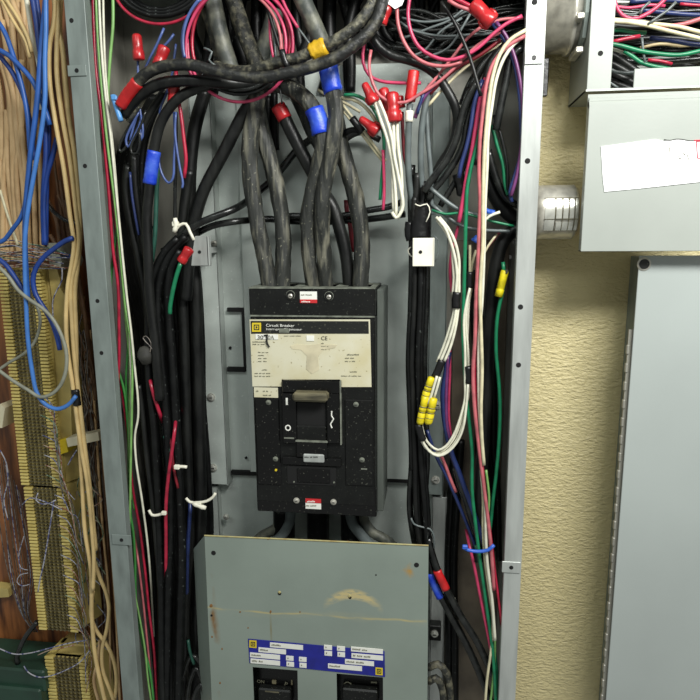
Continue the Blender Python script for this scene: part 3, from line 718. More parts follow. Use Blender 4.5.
for k in range(24): 
    z = .79 + k * .024; mb.box(dx0 - .0055, dx0 - .002, -DR + .004, -DR + .010, z, z + .012, .001)
mb.build('hinge_strip', 'back_steel', bx)

# ================================================================== conduit connectors
def conn(cy, x0, x1, r, d, rings, label, m='zinc'):
    a = at(x0, cy, d); b = at(x1, cy, d); S = (a.y + DCAM) / (F * .975); rr = r * S; L = b.x - a.x
    t = thing('conduit_connector', a, label, 'conduit fitting')
    return t, a, b, rr, L
t, a, b, rr, L = conn(16, 540, 576, 33.5, .052, 0, 'big dull silver conduit nipple joining the cabinet to the open junction box')
mb = MB(); mb.lathe(a, (1, 0, 0), [(-.01, rr * .93), (L * .72, rr * .93), (L * .74, rr), (L * .86, rr), (L * .88, rr * .9), (L * 1.1, rr * .9)], 48)
mb.build('tube', 'zinc', t, True)
mb = MB(); mb.lathe(Vector((jx0 - .006, a.y, a.z)), (1, 0, 0), [(0, rr * .96), (.001, rr * 1.08), (.005, rr * 1.1), (.006, rr)], 12, 6, .03); mb.build('locknut', 'galvanised_dull', t)
q = mb = MB(); mb.pbox(577.5, 12, 585, 18, .055, .108, .001); mb.build('clamp_screw_ear', 'zinc', t)
mb = MB(); mb.pbox(576, 46, 583.5, 52, .055, .098, .001); mb.build('clamp_screw_ear', 'zinc', t)
t, a, b, rr, L = conn(212.5, 540, 574, 24.5, .058, 0, 'bright chrome ribbed conduit connector poking out of the cabinet side at mid wall')
prof = [(-.008, rr * .99), (L * .02, rr), (L * .86, rr), (L * .93, rr * 1.0), (L * 1.0, rr * .9), (L * 1.02, rr * .86)]
mb = MB(); mb.lathe(a, (1, 0, 0), prof, 48); mb.build('barrel', 'zinc', t, True)
mb = MB()
for i in range(2):
    # stamped facets on the front of the barrel
    pass
arc = [math.radians(g) for g in range(-35, 36, 7)]
def band(x0, x1, k0, k1, m, nm, lift=.0008):
    rg = []
    vs = []; n = k1 - k0 + 1
    for x in (x0, x1):
        for k in range(k0, k1 + 1):
            g = arc[k] - .12; vs.append(Vector((a.x + x, a.y - math.cos(g) * (rr + lift), a.z + math.sin(g) * (rr + lift))))
    mb = MB(); mb.add(vs, [(i, i + 1, n + i + 1, n + i) for i in range(n - 1)]); mb.build(nm, m, t, True)
band(L * .02, L * .3, 0, 10, 'bright_steel', 'stamped_band')
band(L * .34, L * .50, 4, 10, 'bright_steel', 'stamped_band'); band(L * .54, L * .68, 4, 10, 'bright_steel', 'stamped_band'); band(L * .72, L * .84, 4, 10, 'bright_steel', 'stamped_band'); band(L * .88, L * .96, 0, 10, 'bright_steel', 'stamped_band')
band(L * .36, L * .84, 0, 3, 'bright_steel', 'stamped_band')
mb = MB()
for xx in (.32, .52, .70, .86): 
    mb.tube([Vector((a.x + L * xx, a.y - math.cos(g - .12) * (rr + .0009), a.z + math.sin(g - .12) * (rr + .0009))) for g in arc], .0005, 6)
for g in (arc[0] - .12, arc[3] - .02, arc[-1] - .12): mb.tube([Vector((a.x, a.y - math.cos(g) * (rr + .0009), a.z + math.sin(g) * (rr + .0009))), Vector((a.x + L * .97, a.y - math.cos(g) * (rr + .0009), a.z + math.sin(g) * (rr + .0009)))], .0005, 6)
mb.build('stamped_groove', 'handle_plastic', t)
mb = MB(); mb.lathe(Vector((a.x + L * 1.02, a.y, a.z)), (1, 0, 0), [(0, rr * .86), (.045, rr * .86)], 32); mb.build('conduit_stub', 'conduit_beige', t, True)
mb = MB(); mb.lathe(Vector((xr1 - .010, a.y, a.z)), (1, 0, 0), [(0, rr * .95), (0, rr * 1.12), (.007, rr * 1.14), (.008, rr)], 12, 6, .03); mb.build('locknut', 'galvanised', t)
# black strip of the cabinet edge under the upper connector
mb = MB(); mb.pbox(541.5, 58, 548.5, 96, .05, .06, .001); tag(mb.build('rubber_strip', 'black_tape'), 'short black rubber strip against the cabinet side below the big nipple', 'strip')
# ================================================================== telephone side: punch-down blocks
def block(x0, x1, y0, y1, d, label, rows):
    """x0, x1: outer edges of the two comb strips at the picture height y0"""
    A = at(x0, y0, d); B = at(x1, y0, d); Z1 = A.z; Z0 = at(x0, y1, d).z
    X0, X1 = A.x, B.x; W = X1 - X0
    t = thing('punch_down_block', Vector(((X0 + X1) / 2, -.02, Z0)), label, 'terminal block', 'telephone punch-down blocks')
    mb = MB(); mb.box(X0 + W * .06, X1 - W * .06, -.045, -.014, Z0, Z1, .002); mb.box(X0 + W * .2, X1 - W * .2, -d + .006, -.045, Z0 + .002, Z1 - .002)
    mb.build('base', 'block_cream', t)
    for s in (0, 1):
        cx0, cx1 = (X0, X0 + W * .2) if s == 0 else (X1 - W * .2, X1)
        mb = MB(); mb.box(cx0 + W * .035, cx1 - W * .035, -d + .006, -.03, Z0, Z1)
        n = rows; p = (Z1 - Z0) / n
        for k in range(n):
            z = Z0 + (k + .5) * p; mb.box(cx0, cx1, -d, -d + .012, z - p * .34, z + p * .34, .0006)
        mb.build('fanning_strip', 'block_yellow', t)
    mb = MB(); mb.box(X0 + W * .2, X1 - W * .2, -d + .0065, -d + .012, Z0 + .002, Z1 - .002); fd = mb.build('contact_bed', 'block_field', t)
    mb = MB(); p = (Z1 - Z0) / rows
    for c in range(6):
        x = X0 + W * (.245 + .102 * c)
        for k in range(rows):
            z = Z0 + (k + .5) * p; mb.box(x - W * .012, x + W * .026, -d + .0005, -d + .0066, z - p * .22, z + p * .2)
            mb.box(x - W * .03, x + W * .05, -d + .0035, -d + .0066, z - p * .4, z - p * .2)
    mb.build('contact_clips', 'clip_metal', fd)
    # splayed side wings
    mb = MB()
    mb.add([Vector((X1 - .001, -.06, Z0)), Vector((X1 + .012, -.025, Z0)), Vector((X1 + .012, -.025, Z1)), Vector((X1 - .001, -.06, Z1)),
            Vector((X1 - .003, -.058, Z0)), Vector((X1 + .010, -.023, Z0)), Vector((X1 + .010, -.023, Z1)), Vector((X1 - .003, -.058, Z1))],
           [(0, 1, 2, 3), (7, 6, 5, 4), (0, 4, 5, 1), (1, 5, 6, 2), (2, 6, 7, 3), (3, 7, 4, 0)])
    mb.build('side_wing', 'block_cream', t)
    return t
block(-3, 39, 269, 484.5, .078, 'yellow telephone punch-down block, the top one, with blue cable hanging over it', 64)
block(23, 64, 487, 629, .078, 'yellow telephone punch-down block in the middle, one long blue-white pair across it', 44)
block(44, 86, 656, 760, .078, 'yellow telephone punch-down block at the bottom, beside the dark green box', 30)
t = thing('block_bracket', at(62, 440, .05), 'smooth cream plastic bracket upright between the top yellow block and the tan cables', 'bracket')
mb = MB(); mb.prism([(48, 268), (57, 268), (60, 280), (60, 288), (68, 300), (72, 440), (66, 452), (60, 440), (52, 300)], .014, .06); mb.build('upright', 'block_cream', t)
mb = MB(); mb.prism([(59, 440), (66, 438), (68, 452), (61, 454)], .03, .068); mb.build('clip_tab', 'label_yellow', t)
mb = MB(); mb.prism([(47, 243), (56, 243), (62, 262), (60, 268), (50, 268)], .03, .085); tag(mb.build('cable_clamp', 'grey_cable'), 'pale grey plastic clamp where the blue cable arcs over the thin wires', 'clamp')
mb = MB(); mb.prism([(66, 438.5), (98, 432), (99, 440.5), (68, 447)], .055, .075); tag(mb.build('wire_retainer', 'cream_plastic'), 'short cream plastic strap crossing behind the tan cables', 'strap')
mb = MB(); mb.prism([(0, 404), (5, 408), (2, 428), (-4, 428)], .03, .06); tag(mb.build('plastic_spool', 'cream_plastic'), 'small cream plastic stub at the picture edge beside the top block', 'spool')
mb = MB(); mb.prism([(-6, 587), (8, 589), (9, 597), (-6, 598)], .013, .03); tag(mb.build('plastic_spool', 'block_cream'), 'small yellowed plastic stub on the plywood low at the picture edge', 'spool')
t = thing('green_box', at(10, 760, .08), 'dark green painted metal box standing in the bottom corner', 'box')
mb = MB(); mb.pbox(-60, 686, 45, 790, .014, .095, .003); mb.build('body', 'green_box', t)
mb = MB(); mb.pbox(-62, 667, 44, 688, .014, .088, .003); mb.build('lid', 'green_box', t)
t = wire('black_hook', 'black_wire', 3.6, '37,622 32,628 26,636 20,648 17,658 18,664', .075, 'short glossy black hook on the plywood above the green box', 'hook')

# tan curtain behind
G = 'tan telephone cables in the hanging curtain'
tans = ['-2,0 6,45 9,100 12,170 14,262', '3,0 12,40 17,95 18,160 22,205 22,262', '8,0 20,32 30,58 36,110 40,180 42,262', '2,20 8,60 10,110 4,180 3,262',
        '0,58 7,80 12,120 14,180 20,262', '12,20 16,70 20,110 26,180 30,262', '18,0 21,40 24,80 27,130 29,262', '24,0 24,60 26,110 31,190 34,262',
        '-3,70 2,110 3,160 10,210 14,262', '7,110 8,160 12,200 18,235 26,262', '14,90 15,150 19,210 22,262', '22,60 22,120 17,170 22,230 27,262',
        '27,20 29,60 30,110 32,170 38,262', '20,80 26,140 30,200 36,262', '-4,130 2,175 6,215 8,262', '0,160 6,200 14,232 22,262',
        '12,0 22,25 30,50 34,80 33,140 36,262', '5,60 14,95 18,140 24,190 26,262', '-3,100 -1,150 0,200 2,262', '10,130 12,180 10,230 12,262']
for i, p in enumerate(tans):
    wire('tan_cable', 'tan_cable', R.uniform(2.5, 3.2), p, .03 + .004 * (i % 6), 'tan telephone cable in the dense curtain hanging above the top yellow block', 'cable', G)
for i, p in enumerate(['54,160 60,205 66,240', '58,195 66,215 72,262', '60,180 68,230 80,300 92,350', '66,200 74,250 84,310 96,400', '50,235 56,245 58,262', '47,200 56,218 62,262']):
    wire('tan_cable', 'brown_wire', R.uniform(1.5, 2.4), p, .025 + .003 * i, 'dull brown cable in the shade behind the long tan bundle', 'cable', 'brown cables behind the tan bundle')
wire('tan_cable', 'yellow_tan_cable', 2.3, '55,-4 54,22 50,42 49,58 50,85 56,125 64,170 70,215 74,245 72,262 68,285 66,320 67,345 73,388 80,440 87,480 92,530 94,560 93,590', .115, 'yellowish tan cable, the one in the front bundle that bows farthest from the cabinet', 'cable', 'yellowish tan bundle')
wire('tan_cable', 'yellow_tan_cable', 2.4, '57,-4 58,20 57,45 57,75 62,115 70,160 76,210 79,240 76,262 71,285 72,320 74,350 78,388 84,440 89,480 93,520 96,550', .112, 'yellowish tan cable running down the middle of the front bundle', 'cable', 'yellowish tan bundle')
wire('tan_cable', 'yellow_tan_cable', 2.4, '54,-4 57,25 62,45 65,75 69,118 74,150 78,190 80,235 78,262 75,290 76,330 77,388 79,430 82,480 85,530 91,570 92,620 96,660 106,705', .109, 'yellowish tan cable at the cabinet side of the front bundle', 'cable', 'yellowish tan bundle')
b4 = wire('tan_cable', 'yellow_tan_cable', 2.2, '61,-4 60,30 63,60 66,100 70,130 72,165 77,215 79,250 74,300 74,345 77,390', .104, 'yellowish tan cable half hidden behind the front bundle, ending at black tape', 'cable', 'yellowish tan bundle')
tape(b4, 'black_tape', 5.2, '75.5,389 77.5,405', .113, label='black tape wrap around the tan cables')
wire('tan_cable', 'yellow_tan_cable', 2.2, '94,560 100,578 106,592 109,608 107,628 102,650 103,670 110,690 116,706', .105, 'loose tan cable bowing out to the cabinet near the bottom', 'cable', 'loose tan cables at the bottom')
wire('tan_cable', 'yellow_tan_cable', 2.2, '93,590 91,615 96,630 105,642 112,655 116,672 116,690 113,706', .102, 'loose tan cable making an S-bend close to the cabinet flange, lowest corner', 'cable', 'loose tan cables at the bottom')
wire('tan_cable', 'tan_cable', 2.0, '100,640 98,660 94,680 100,706', .09, 'thin tan cable tail below the crossing of the loose tan cables', 'cable', 'loose tan cables at the bottom')
wire('white_cable', 'white_wire', 2.4, '26,-4 29,15 33,40 37,55 41,80 42,110', .085, 'white cable slanting between the tan curtain and the blue cables', 'cable')
wire('tan_cable', 'yellow_tan_cable', 1.8, '1,-2 14,22 26,42 30,58', .095, 'pale tan cable slanting down across the top of the curtain', 'cable')
wire('tan_cable', 'yellow_tan_cable', 1.8, '5,-2 18,18 28,38 32,52', .097, 'pale tan cable slanting beside its twin at the top of the curtain', 'cable')
wire('tan_cable', 'cream_wire', 1.4, '0,190 6,210 12,228 18,245', .09, 'thin cream cable slanting across the foot of the tan curtain', 'cable')
# blue cables
wire('blue_cable', 'blue_cable', 2.7, '46,-4 44,20 41,50 39,80 35,120 31,150 28,180 26,205 25,240 26,270 28,300', .122, 'bright blue cable crossing in front, over the top yellow block', 'cable', 'blue cables')
wire('blue_cable', 'light_blue_cable', 2.3, '46,-4 46,30 45,60 45,100 40,140 33,180 28,210 25,240 25,270 26,300 28,340 32,370 37,393 45,404 57,409 68,405 76,396', .126, 'light blue cable hanging over the block and curving up into the black tape', 'cable', 'blue cables')
wire('blue_cable', 'deep_blue_cable', 2.6, '32,-4 36,20 39,45 43,70 45,110 46,150 43,200 44,245', .10, 'deep blue cable behind the crossing, ending at the pale grey clamp', 'cable', 'blue cables')
wire('blue_cable', 'deep_blue_cable', 2.4, '36,-4 40,25 42,60 46,100 49,130 47,170 46,245', .095, 'second deep blue cable beside the pale grey clamp', 'cable', 'blue cables')
wire('blue_cable', 'blue_cable', 2.4, '-3,20 5,33 12,52 19,75 25,100 28,120 30,150', .11, 'blue cable sloping in from the edge, the higher of two', 'cable', 'blue cables')
wire('blue_cable', 'blue_cable', 2.5, '-3,49 8,55 20,66 32,80 38,92 46,112 50,125', .114, 'blue cable sloping in from the edge, the lower of two', 'cable', 'blue cables')
wire('blue_cable', 'deep_blue_cable', 2.4, '0,56 12,72 22,92 28,112 31,130 34,160', .104, 'deep blue cable sloping under the two blue ones from the edge', 'cable', 'blue cables')
wire('blue_cable', 'deep_blue_cable', 2.5, '57,138 53,155 47,175 44,200 45,245', .10, 'short deep blue cable slanting in from behind the tan bundle', 'cable', 'blue cables')
wire('blue_cable', 'blue_cable', 2.3, '31,150 28,185 22,215 12,230 4,240 -3,243', .118, 'blue cable turning away to the picture edge above the block', 'cable', 'blue cables')
wire('blue_cable', 'deep_blue_cable', 2.6, '73,238 65,241 55,248 44,257 36,268 33,280 36,295 42,305 52,322 58,340 60,350', .120, 'deep blue cable arching from the tan bundle down onto the yellow block', 'cable', 'blue cables')
wire('blue_cable', 'deep_blue_cable', 2.6, '-3,258 5,264 14,276 22,288 30,300', .117, 'deep blue cable sloping down from the edge over the top block', 'cable', 'blue cables')
wire('grey_cable', 'grey_cable', 2.6, '-3,265 8,276 18,290 30,300 42,308 52,318 60,332 66,350 66,370 60,386 50,395 40,397 28,390 12,380 -3,369', .13, 'grey cable making a wide loop in front of the yellow blocks', 'cable', 'grey cables')
wire('grey_cable', 'grey_cable', 2.2, '-3,371 10,362 22,355 34,343 40,325 39,312 34,300', .10, 'thinner grey cable curving up inside the grey loop', 'cable', 'grey cables')
wire('black_cable', 'black_wire', 3.0, '44,200 52,210 60,217 70,222 80,224', .07, 'black cable passing behind the tan bundle toward the cabinet', 'cable')
wire('blue_cable', 'deep_blue_cable', 1.8, '58,252 66,255 78,258', .08, 'short blue cable end beside the grey clamp', 'cable')
# thin multi-coloured pairs
pm = ['pair_wire', 'pair_wire_brown', 'pair_wire_green', 'pair_wire_grey', 'pair_wire', 'pair_wire_brown']
G = 'thin striped wires across the top block'
for i in range(20):
    y = 243 + i * 1.15; x1 = R.uniform(44, 74)
    wire('pair_wire', pm[i % 6], .8, [(-3, y + R.uniform(-2, 3)), (14, y + R.uniform(-3, 3)), (30, y + R.uniform(-2, 4)), (x1, y + R.uniform(2, 9))], .085 + .0015 * (i % 6), 'thin striped telephone wire in the flat bunch above the top yellow block', 'wire', G, n=5)
G = 'thin striped wires lacing down the block edge'
for i in range(24):
    y = 395 + i * 10.0; x = 40 + (y - 395) * .105 + (10 if y > 480 else 4) ; e = R.uniform(14, 26)
    wire('pair_wire', pm[i % 6], .8, [(x - 6, y), (x + 3, y + 4), (x + 10, y + R.uniform(8, 20)), (x + e * .7, y + R.uniform(20, 40)), (min(86, x + e), y + R.uniform(40, 70))], .082 + .002 * (i % 4), 'thin striped telephone wire lacing down the edge of the yellow blocks', 'wire', G, n=5)
G = 'thin striped wires spilling beside the tan bundle'
for i in range(46):
    y = R.uniform(300, 625); x = 66 + (y - 300) * .075 + R.uniform(-8, 14) if y > 430 else 79 + R.uniform(-4, 8) + (y - 300) * .05
    L = R.uniform(30, 90); a = R.uniform(-6, 6) if y < 430 else R.uniform(-11, 11)
    wire('pair_wire', pm[i % 6] if y > 460 else ('pair_wire_grey' if i % 2 else 'brown_wire'), .9, [(x, y), (x + a, y + L * .3), (x - a * .5 + L * .03, y + L * .65), (x + a * .7 + L * .08, y + L)], .03 + .003 * (i % 10), 'thin dull wire in the tangle between the yellow blocks and the cabinet', 'wire', G, n=5)
for i in range(16):
    x = 84 + i * 1.7; wire('brown_wire', ['brown_wire', 'pair_wire_grey', 'brown_wire', 'tan_cable'][i % 4], R.uniform(1.2, 2.2), [(x - 12 + R.uniform(-3, 3), 330), (x - 6 + R.uniform(-3, 3), 430), (x + R.uniform(-3, 3), 520), (x + 4 + R.uniform(-3, 3), 600), (x + 10 + R.uniform(-3, 3), 706)], .02 + .002 * (i % 6), 'dark brown wire in the shaded strip along the cabinet side', 'wire', 'brown wires along the cabinet side', n=6)
G = 'thin striped wires fanning over the plywood'
for i in range(11):
    x = -3 + i * 2.6
    wire('pair_wire', ['pair_wire_grey', 'pair_wire', 'pair_wire_grey', 'brown_wire'][i % 4], .8, [(x - 4, 440 + 5 * i), (x, 480 + 3 * i), (x + 5 + R.uniform(-2, 2), 530), (x + 12 - i * .2, 575), (22 + i * .7, 615), (36 + R.uniform(-3, 2), 632)], .024 + .002 * (i % 4), 'thin striped telephone wire fanning over the bare plywood', 'wire', G, n=5)
wire('pair_wire', 'pair_wire', 1.1, '54,500 51,520 47,545 44,562 40,580 38,592', .088, 'long blue-and-white pair slanting down across the middle yellow block', n=6)
wire('pair_wire', 'pair_wire', .8, '24,536 19,555 21,568 28,570', .06, 'small blue-white loop on the plywood, upper of two beside the middle block', n=6)
wire('pair_wire', 'pair_wire', .8, '28,573 20,575 17,582 22,586 30,584', .06, 'small white loop on the plywood, lower of two beside the middle block', n=6)
wire('pair_wire', 'pair_wire', .9, '38,493 36,500 42,504 50,503 56,500', .09, 'little pale wire loop at the top of the middle yellow block', n=6)
wire('pair_wire', 'pair_wire', .9, '22,505 30,498 40,500 50,504 62,510', .088, 'pale wire drooping over the top of the middle yellow block', n=6)
wire('pair_wire', 'pair_wire', 1.0, '-2,648 14,654 30,653 50,648 70,643 88,640', .085, 'pale blue-white wire stretched across the gap above the bottom yellow block', n=6)
wire('pair_wire', 'pair_wire', 1.0, '24,666 28,672 38,677 50,676 66,670 80,662 90,650', .09, 'pale blue-white wire sagging over the bottom yellow block', n=6)
wire('pair_wire', 'pair_wire', .9, '0,450 6,462 8,480 4,500 8,520', .05, 'blue-white wire curling down the plywood at the picture edge', n=6)
wire('pair_wire', 'pair_wire_brown', .9, '38,655 50,650 62,648 74,645', .084, 'thin brownish pair in the gap above the bottom yellow block', n=6)
wire('pair_wire', 'pair_wire', 1.1, '68,465 73,456 77,450', .09, 'short white wire end below the cream strap', n=6)
wire('pair_wire', 'pair_wire', .9, '62,268 62,280 57,290 53,300 53,318', .09, 'thin white pair dropping beside the cream bracket from the clamp', n=6)

# ================================================================== cabinet, wires along the side wall
def Wr(*a, **k): return wire(*a, **k)
Wr('red_wire', 'red_wire', 2.2, '93,-4 94,30 96,70 101,110 105,150 109,195 113,250 118,285 119,330 119,360 117,400 118,430 118,448', .125, 'crimson wire nearest the cabinet flange, running from the top to mid height', n=8)
Wr('red_wire', 'faded_pink_wire', 1.8, '103,130 108,160 112,200 116,240 119,290', .112, 'faded red wire just beside the long crimson one', n=8)
Wr('white_wire', 'white_wire', 1.6, '99,-4,.13 101,40 105,90 110,130 115,180 121,240 126,290 131,330 135,370 138,400 138,418 135,435 136,460 142,500,.13 146,530,.128 150,570,.115 154,640,.05', .13, 'white wire kinking toward the black bundle at mid height', n=8)
Wr('white_wire', 'pale_green_wire', 1.8, '96,-4 98,40 102,90 107,140 114,195 120,250 126,310 132,350 132,400 131,450 130,500 129,540 130,590 133,640', .128, 'pale greenish white wire twisting with the white one', n=8)
Wr('white_wire', 'white_wire', 1.6, '103,-4 104,40 106,80 110,120 114,160 119,220 122,250 128,310 131,370 131,440 129,520 129,580 134,632', .124, 'thin white wire straight down between the green ones', n=8)
Wr('green_wire', 'pale_green_wire', 2.0, '113,-4 113,25 110,60 108,100 112,150 116,200 121,260 126,320 130,360 130,400 129,450 131,500', .119, 'pale green wire, rearmost of the pale strands by the side wall', n=8)
Wr('green_wire', 'mid_green_wire', 1.9, '118,225 114,250 111,280 110,320 112,350 124,390 128,430 129,480 131,520 134,560 134,600 137,640 142,706', .118, 'mid green wire bowing toward the flange then running to the bottom', n=8)
Wr('green_wire', 'mid_green_wire', 1.9, '119,450 124,480 128,505 133,530 135,560 136,600 142,640 150,672 154,706', .122, 'mid green wire swinging in low beside the flange', n=8)
Wr('green_wire', 'mid_green_wire', 1.7, '124,290 128,340 126,380 128,420 130,470 134,510', .115, 'short mid green wire tight behind the white strands', n=8)
Wr('white_wire', 'pale_green_wire', 1.5, '134,590 140,620 145,650 148,680 152,706', .126, 'pale greenish wire low down curling off the green ones', n=8)
Wr('red_wire', 'red_wire', 1.9, '113,350 120,380 126,420 129,450 133,490 140,530 145,570 149,610 154,650 157,706', .115, 'pinkish red wire slanting from the flange to the bottom', n=8)
Wr('red_wire', 'faded_pink_wire', 1.6, '134,530,.08 138,560,.118 143,600 147,640 150,670 152,706', .12, 'dull pink wire beside the pinkish red one at the bottom', n=8)
# taped-up knob
t = thing('taped_splice', at(146, 356, .13), 'round black taped splice ball bulging beside the white wires', 'splice')
mb = MB(); c = at(146, 356, .13); mb.lathe(c + Vector((-.011, 0, 0)), (1, .15, .1), [(0, .002), (.001, .006), (.005, .0118), (.011, .0132), (.017, .0112), (.021, .005), (.022, .001)], 24, 5, .05); mb.build('ball', 'grey_putty', t, True)
mb = MB(); mb.tube(smooth_path(P3('150,352 151,343 146,336 143,338 149,345 153,350', .135)), .0006, 6); mb.tube(smooth_path(P3('152,352 154,344 150,338', .133)), .0006, 6); mb.build('loose_strand', 'pair_wire_grey', t)

# ------------------------------------------------------------------ dark bundle
G = 'black wires in the dense left-hand bundle'
LBL = 'black wire in the dense dark bundle running down between the white wires and the breaker'
for i in range(34):
    u = i / 33; xt = 126 + 62 * u + R.uniform(-4, 4)
    x2 = 142 + 58 * u + R.uniform(-3, 3); x3 = 147 + 58 * u + R.uniform(-4, 4); x4 = 154 + 46 * u + R.uniform(-4, 4)
    if u < .5: xt = 120 + 44 * u + R.uniform(-2, 2); y0 = 152 + R.uniform(0, 10)
    else: xt = x2 - 8 + R.uniform(-3, 3); y0 = 245 + R.uniform(0, 8)
    pts = [(xt, y0), (xt * .8 + x2 * .2 + R.uniform(-3, 3), 262), (x2, 340), (x2 + R.uniform(-3, 3), 400), (x3, 470), (x3 + R.uniform(-3, 3), 540), (x4, 620), (x4 + R.uniform(-3, 3), 710)]
    if u < .5: pts = [(152 + 22 * u, 96), (138 + 26 * u, 122)] + pts
    wire('black_wire', 'matt_black_wire', R.uniform(4.2, 5.8) if u > .5 else R.uniform(3.6, 4.6), pts, .05 + .0075 * (i * 7 % 7), LBL, 'wire', G, n=8)
Wr('black_cable', 'dark_cable', 8.0, '206,90 198,115 193,140 190,175 190,210 192,250 196,290 197,340 199,400 200,450 201,500 200,540 197,600 195,706', .075, 'thick black cable down the edge of the bundle nearest the breaker, from the pink coil', 'cable')
Wr('black_cable', 'dark_cable', 6.5, '190,170 184,210 182,260 184,330 186,400 188,470 190,530 186,600 184,706', .09, 'medium black cable just inside the thick one', 'cable')
Wr('black_cable', 'dark_cable', 7.5, '258,95 246,110 236,128 225,150 213,172 204,190 196,215 190,250 186,300', .10, 'thick black cable slanting down from beneath the pink coil into the dark bundle', 'cable')
c1 = Wr('black_cable', 'dark_cable', 6.2, '212,84 195,89 180,97 168,110 160,125 155,145 152,165 150,185 147,215 148,250 150,300 155,340 160,400', .13, 'black cable arching down with a blue taped collar', 'cable')
tape(c1, 'blue_tape', 7.3, '154,151 152,165 149.5,184', .1295, label='blue tape collar')
Wr('black_cable', 'dark_cable', 5.5, '128,165 126,190 132,230 140,265 146,300 150,340', .105, 'black cable close to the white wires, below the looped blue wires', 'cable')
Wr('black_cable', 'dark_cable', 4.5, '134,155 136,190 141,225 147,262 152,300', .112, 'black cable with a dark violet sheen under the looped blue wires', 'cable')
Wr('blue_wire', 'blue_wire', 1.8, '130,172 132,195 136,220 139,235', .119, 'dark indigo wire against the black cables under the loops')
Wr('green_wire', 'teal_wire', 3.0, '158,165 157,185 156,210 155,235 152,262', .098, 'dull teal green cable down from the blue collar, in shade', 'cable')
Wr('black_cable', 'black_wire', 4.5, '318,134,.05 297,150,.05 284,166,.05 272,180,.05 258,192,.055 246,202,.07 232,210,.10 214,217,.11 198,224 184,234 172,246 162,262 155,280 150,300 148,340 152,400 156,460 160,540', '' or .11, 'glossy black cable from the red cap sweeping into the bundle, upper of two', 'cable')
Wr('black_cable', 'black_wire', 4.0, '405,214,.07 370,219,.06 340,221,.06 320,222,.06 290,221,.06 268,219,.06 252,220,.07 232,222,.09 212,226 196,234 182,244 170,258 161,275 156,300 154,340 160,400 166,470', .104, 'glossy black cable sweeping under the upper one from behind the feeders', 'cable')
Wr('black_cable', 'matt_black_wire', 5.5, '186,236 172,250 163,268 158,290 158,330 163,380 168,440 170,520 168,600 166,706', .118, 'dull black cable in the middle of the arc below the white tie', 'cable')
Wr('black_cable', 'matt_black_wire', 4.6, '178,238 166,250 156,268 150,290 148,330 149,380 154,430 158,500 160,560 162,706', .123, 'dull black cable on the outside of the arc below the white tie', 'cable')
Wr('black_cable', 'matt_black_wire', 6.0, '180,250 171,268 168,300 172,360 176,420 180,500 182,560 180,630 178,706', .112, 'dull black cable hugging the inside of the arc', 'cable')
Wr('black_cable', 'dark_cable', 3.2, '139,385 143,420 147,460 152,500 156,540 160,600 163,706', .124, 'slim black cable with pale printing beside the white kinked wire', 'cable')
Wr('red_wire', 'red_wire', 2.6, '149,372,.10 151,384,.13 154,396,.13 160,414,.125 163,424,.08', .128, 'short crimson wire showing under the taped ball')
Wr('red_wire', 'red_wire', 2.5, '177,405,.08 175,428,.125 172,450,.132 168,480,.132 166,505,.132 166,540,.128 166,575,.118 168,625,.05', .132, 'crimson wire tied by the lower white tie at mid height')
Wr('red_wire', 'dark_red_wire', 2.0, '164,425 170,440 174,470 178,488', .120, 'dark red wire crossing behind the tied crimson one')
Wr('green_wire', 'teal_wire', 1.8, '164,436 168,446 171,452', .121, 'tiny dull green wire beside the tied crimson one')
Wr('green_wire', 'green_wire', 3.0, '181,262 177,274 173,290 170,308 170,314', .13, 'bright green wire hanging from the round red connector by the bracket')
nut((190, 248), (181, 262), 6.5, 6.0, .128, 'round red wire connector tucked beside the small grey tab', wings=False)
Wr('blue_wire', 'blue_wire', 3.0, '190,470,.05 190,510,.10 188,540 187,580,.10 188,640,.05', .108, 'dark blue cable in deep shade beside the dead-front cover')
for i, p in enumerate(['178,706 184,672 192,655 200,662 204,690 202,706', '186,706 190,680 196,668 202,680 204,700', '192,706 196,690 201,684 206,700']):
    Wr('black_wire', 'black_wire', 3.4, p, .095 + .004 * i, 'glossy black wire loop at the foot of the cover, ' + ['largest', 'middle', 'smallest'][i] + ' of three', 'wire', 'black loops by the cover foot')
Wr('green_wire', 'teal_wire', 2.4, '188,640 190,652 194,664', .098, 'dull green wire behind the black loops at the cover foot')
Wr('red_wire', 'faded_pink_wire', 2.4, '176,692 180,698 182,708', .11, 'pale red wire stub peeping out at the bottom edge')

def zip_tie(pts, head, d, m, label, r=1.6, hr=3.4, tail=None):
    t = thing('cable_tie', at(head[0], head[1], d), label, 'cable tie', None)
    P = smooth_path(P3(pts, d)); S = (P[0].y + DCAM) / (F * .975)
    mb = MB(); mb.tube(P, r * S, 8); mb.build('strap', m, t, True)
    h = at(head[0], head[1], d + .002); mb = MB(); k = hr * S; mb.box(h.x - k, h.x + k, h.y - k * .7, h.y + k * .7, h.z - k * .8, h.z + k * .8, k * .3); mb.build('head', m, t)
    if tail: mb = MB(); mb.tube(smooth_path(P3(tail, d + .003)), r * S * 1.5, 8, ribs=.15); mb.build('tail', m, t, True)
    return t
zip_tie('174,232 180,225 186,224 190,232 194,240', (175.5, 224), .135, 'white_nylon', 'white cable tie with a stubby tail at the top of the grey tab', tail='175,218 176,226 174,232')
zip_tie('176,467 181,466.5 187,467', (177, 467), .135, 'white_nylon', 'white cable tie head poking out of the bundle, above the other two', 1.8, 3.2)
zip_tie('149,510 152,515 158,515 164,513', (164, 513), .137, 'white_nylon', 'white cable tie around the crimson wire low in the bundle', 1.6, 2.8)
zip_tie('186,498 190,502 198,502.5 207,501 213,497 215.5,493', (199, 504), .122, 'white_nylon', 'white knotted cable tie around the thick bundle beside the pan rail', 1.6, 2.4, tail='193,503 199,506 206,508')
zip_tie('113,95 114,100 118,112 121,121', (114.5, 98), .14, 'light_blue_nylon', 'pale blue cable tie holding the green and white wires high up', 2.6, 3.0)
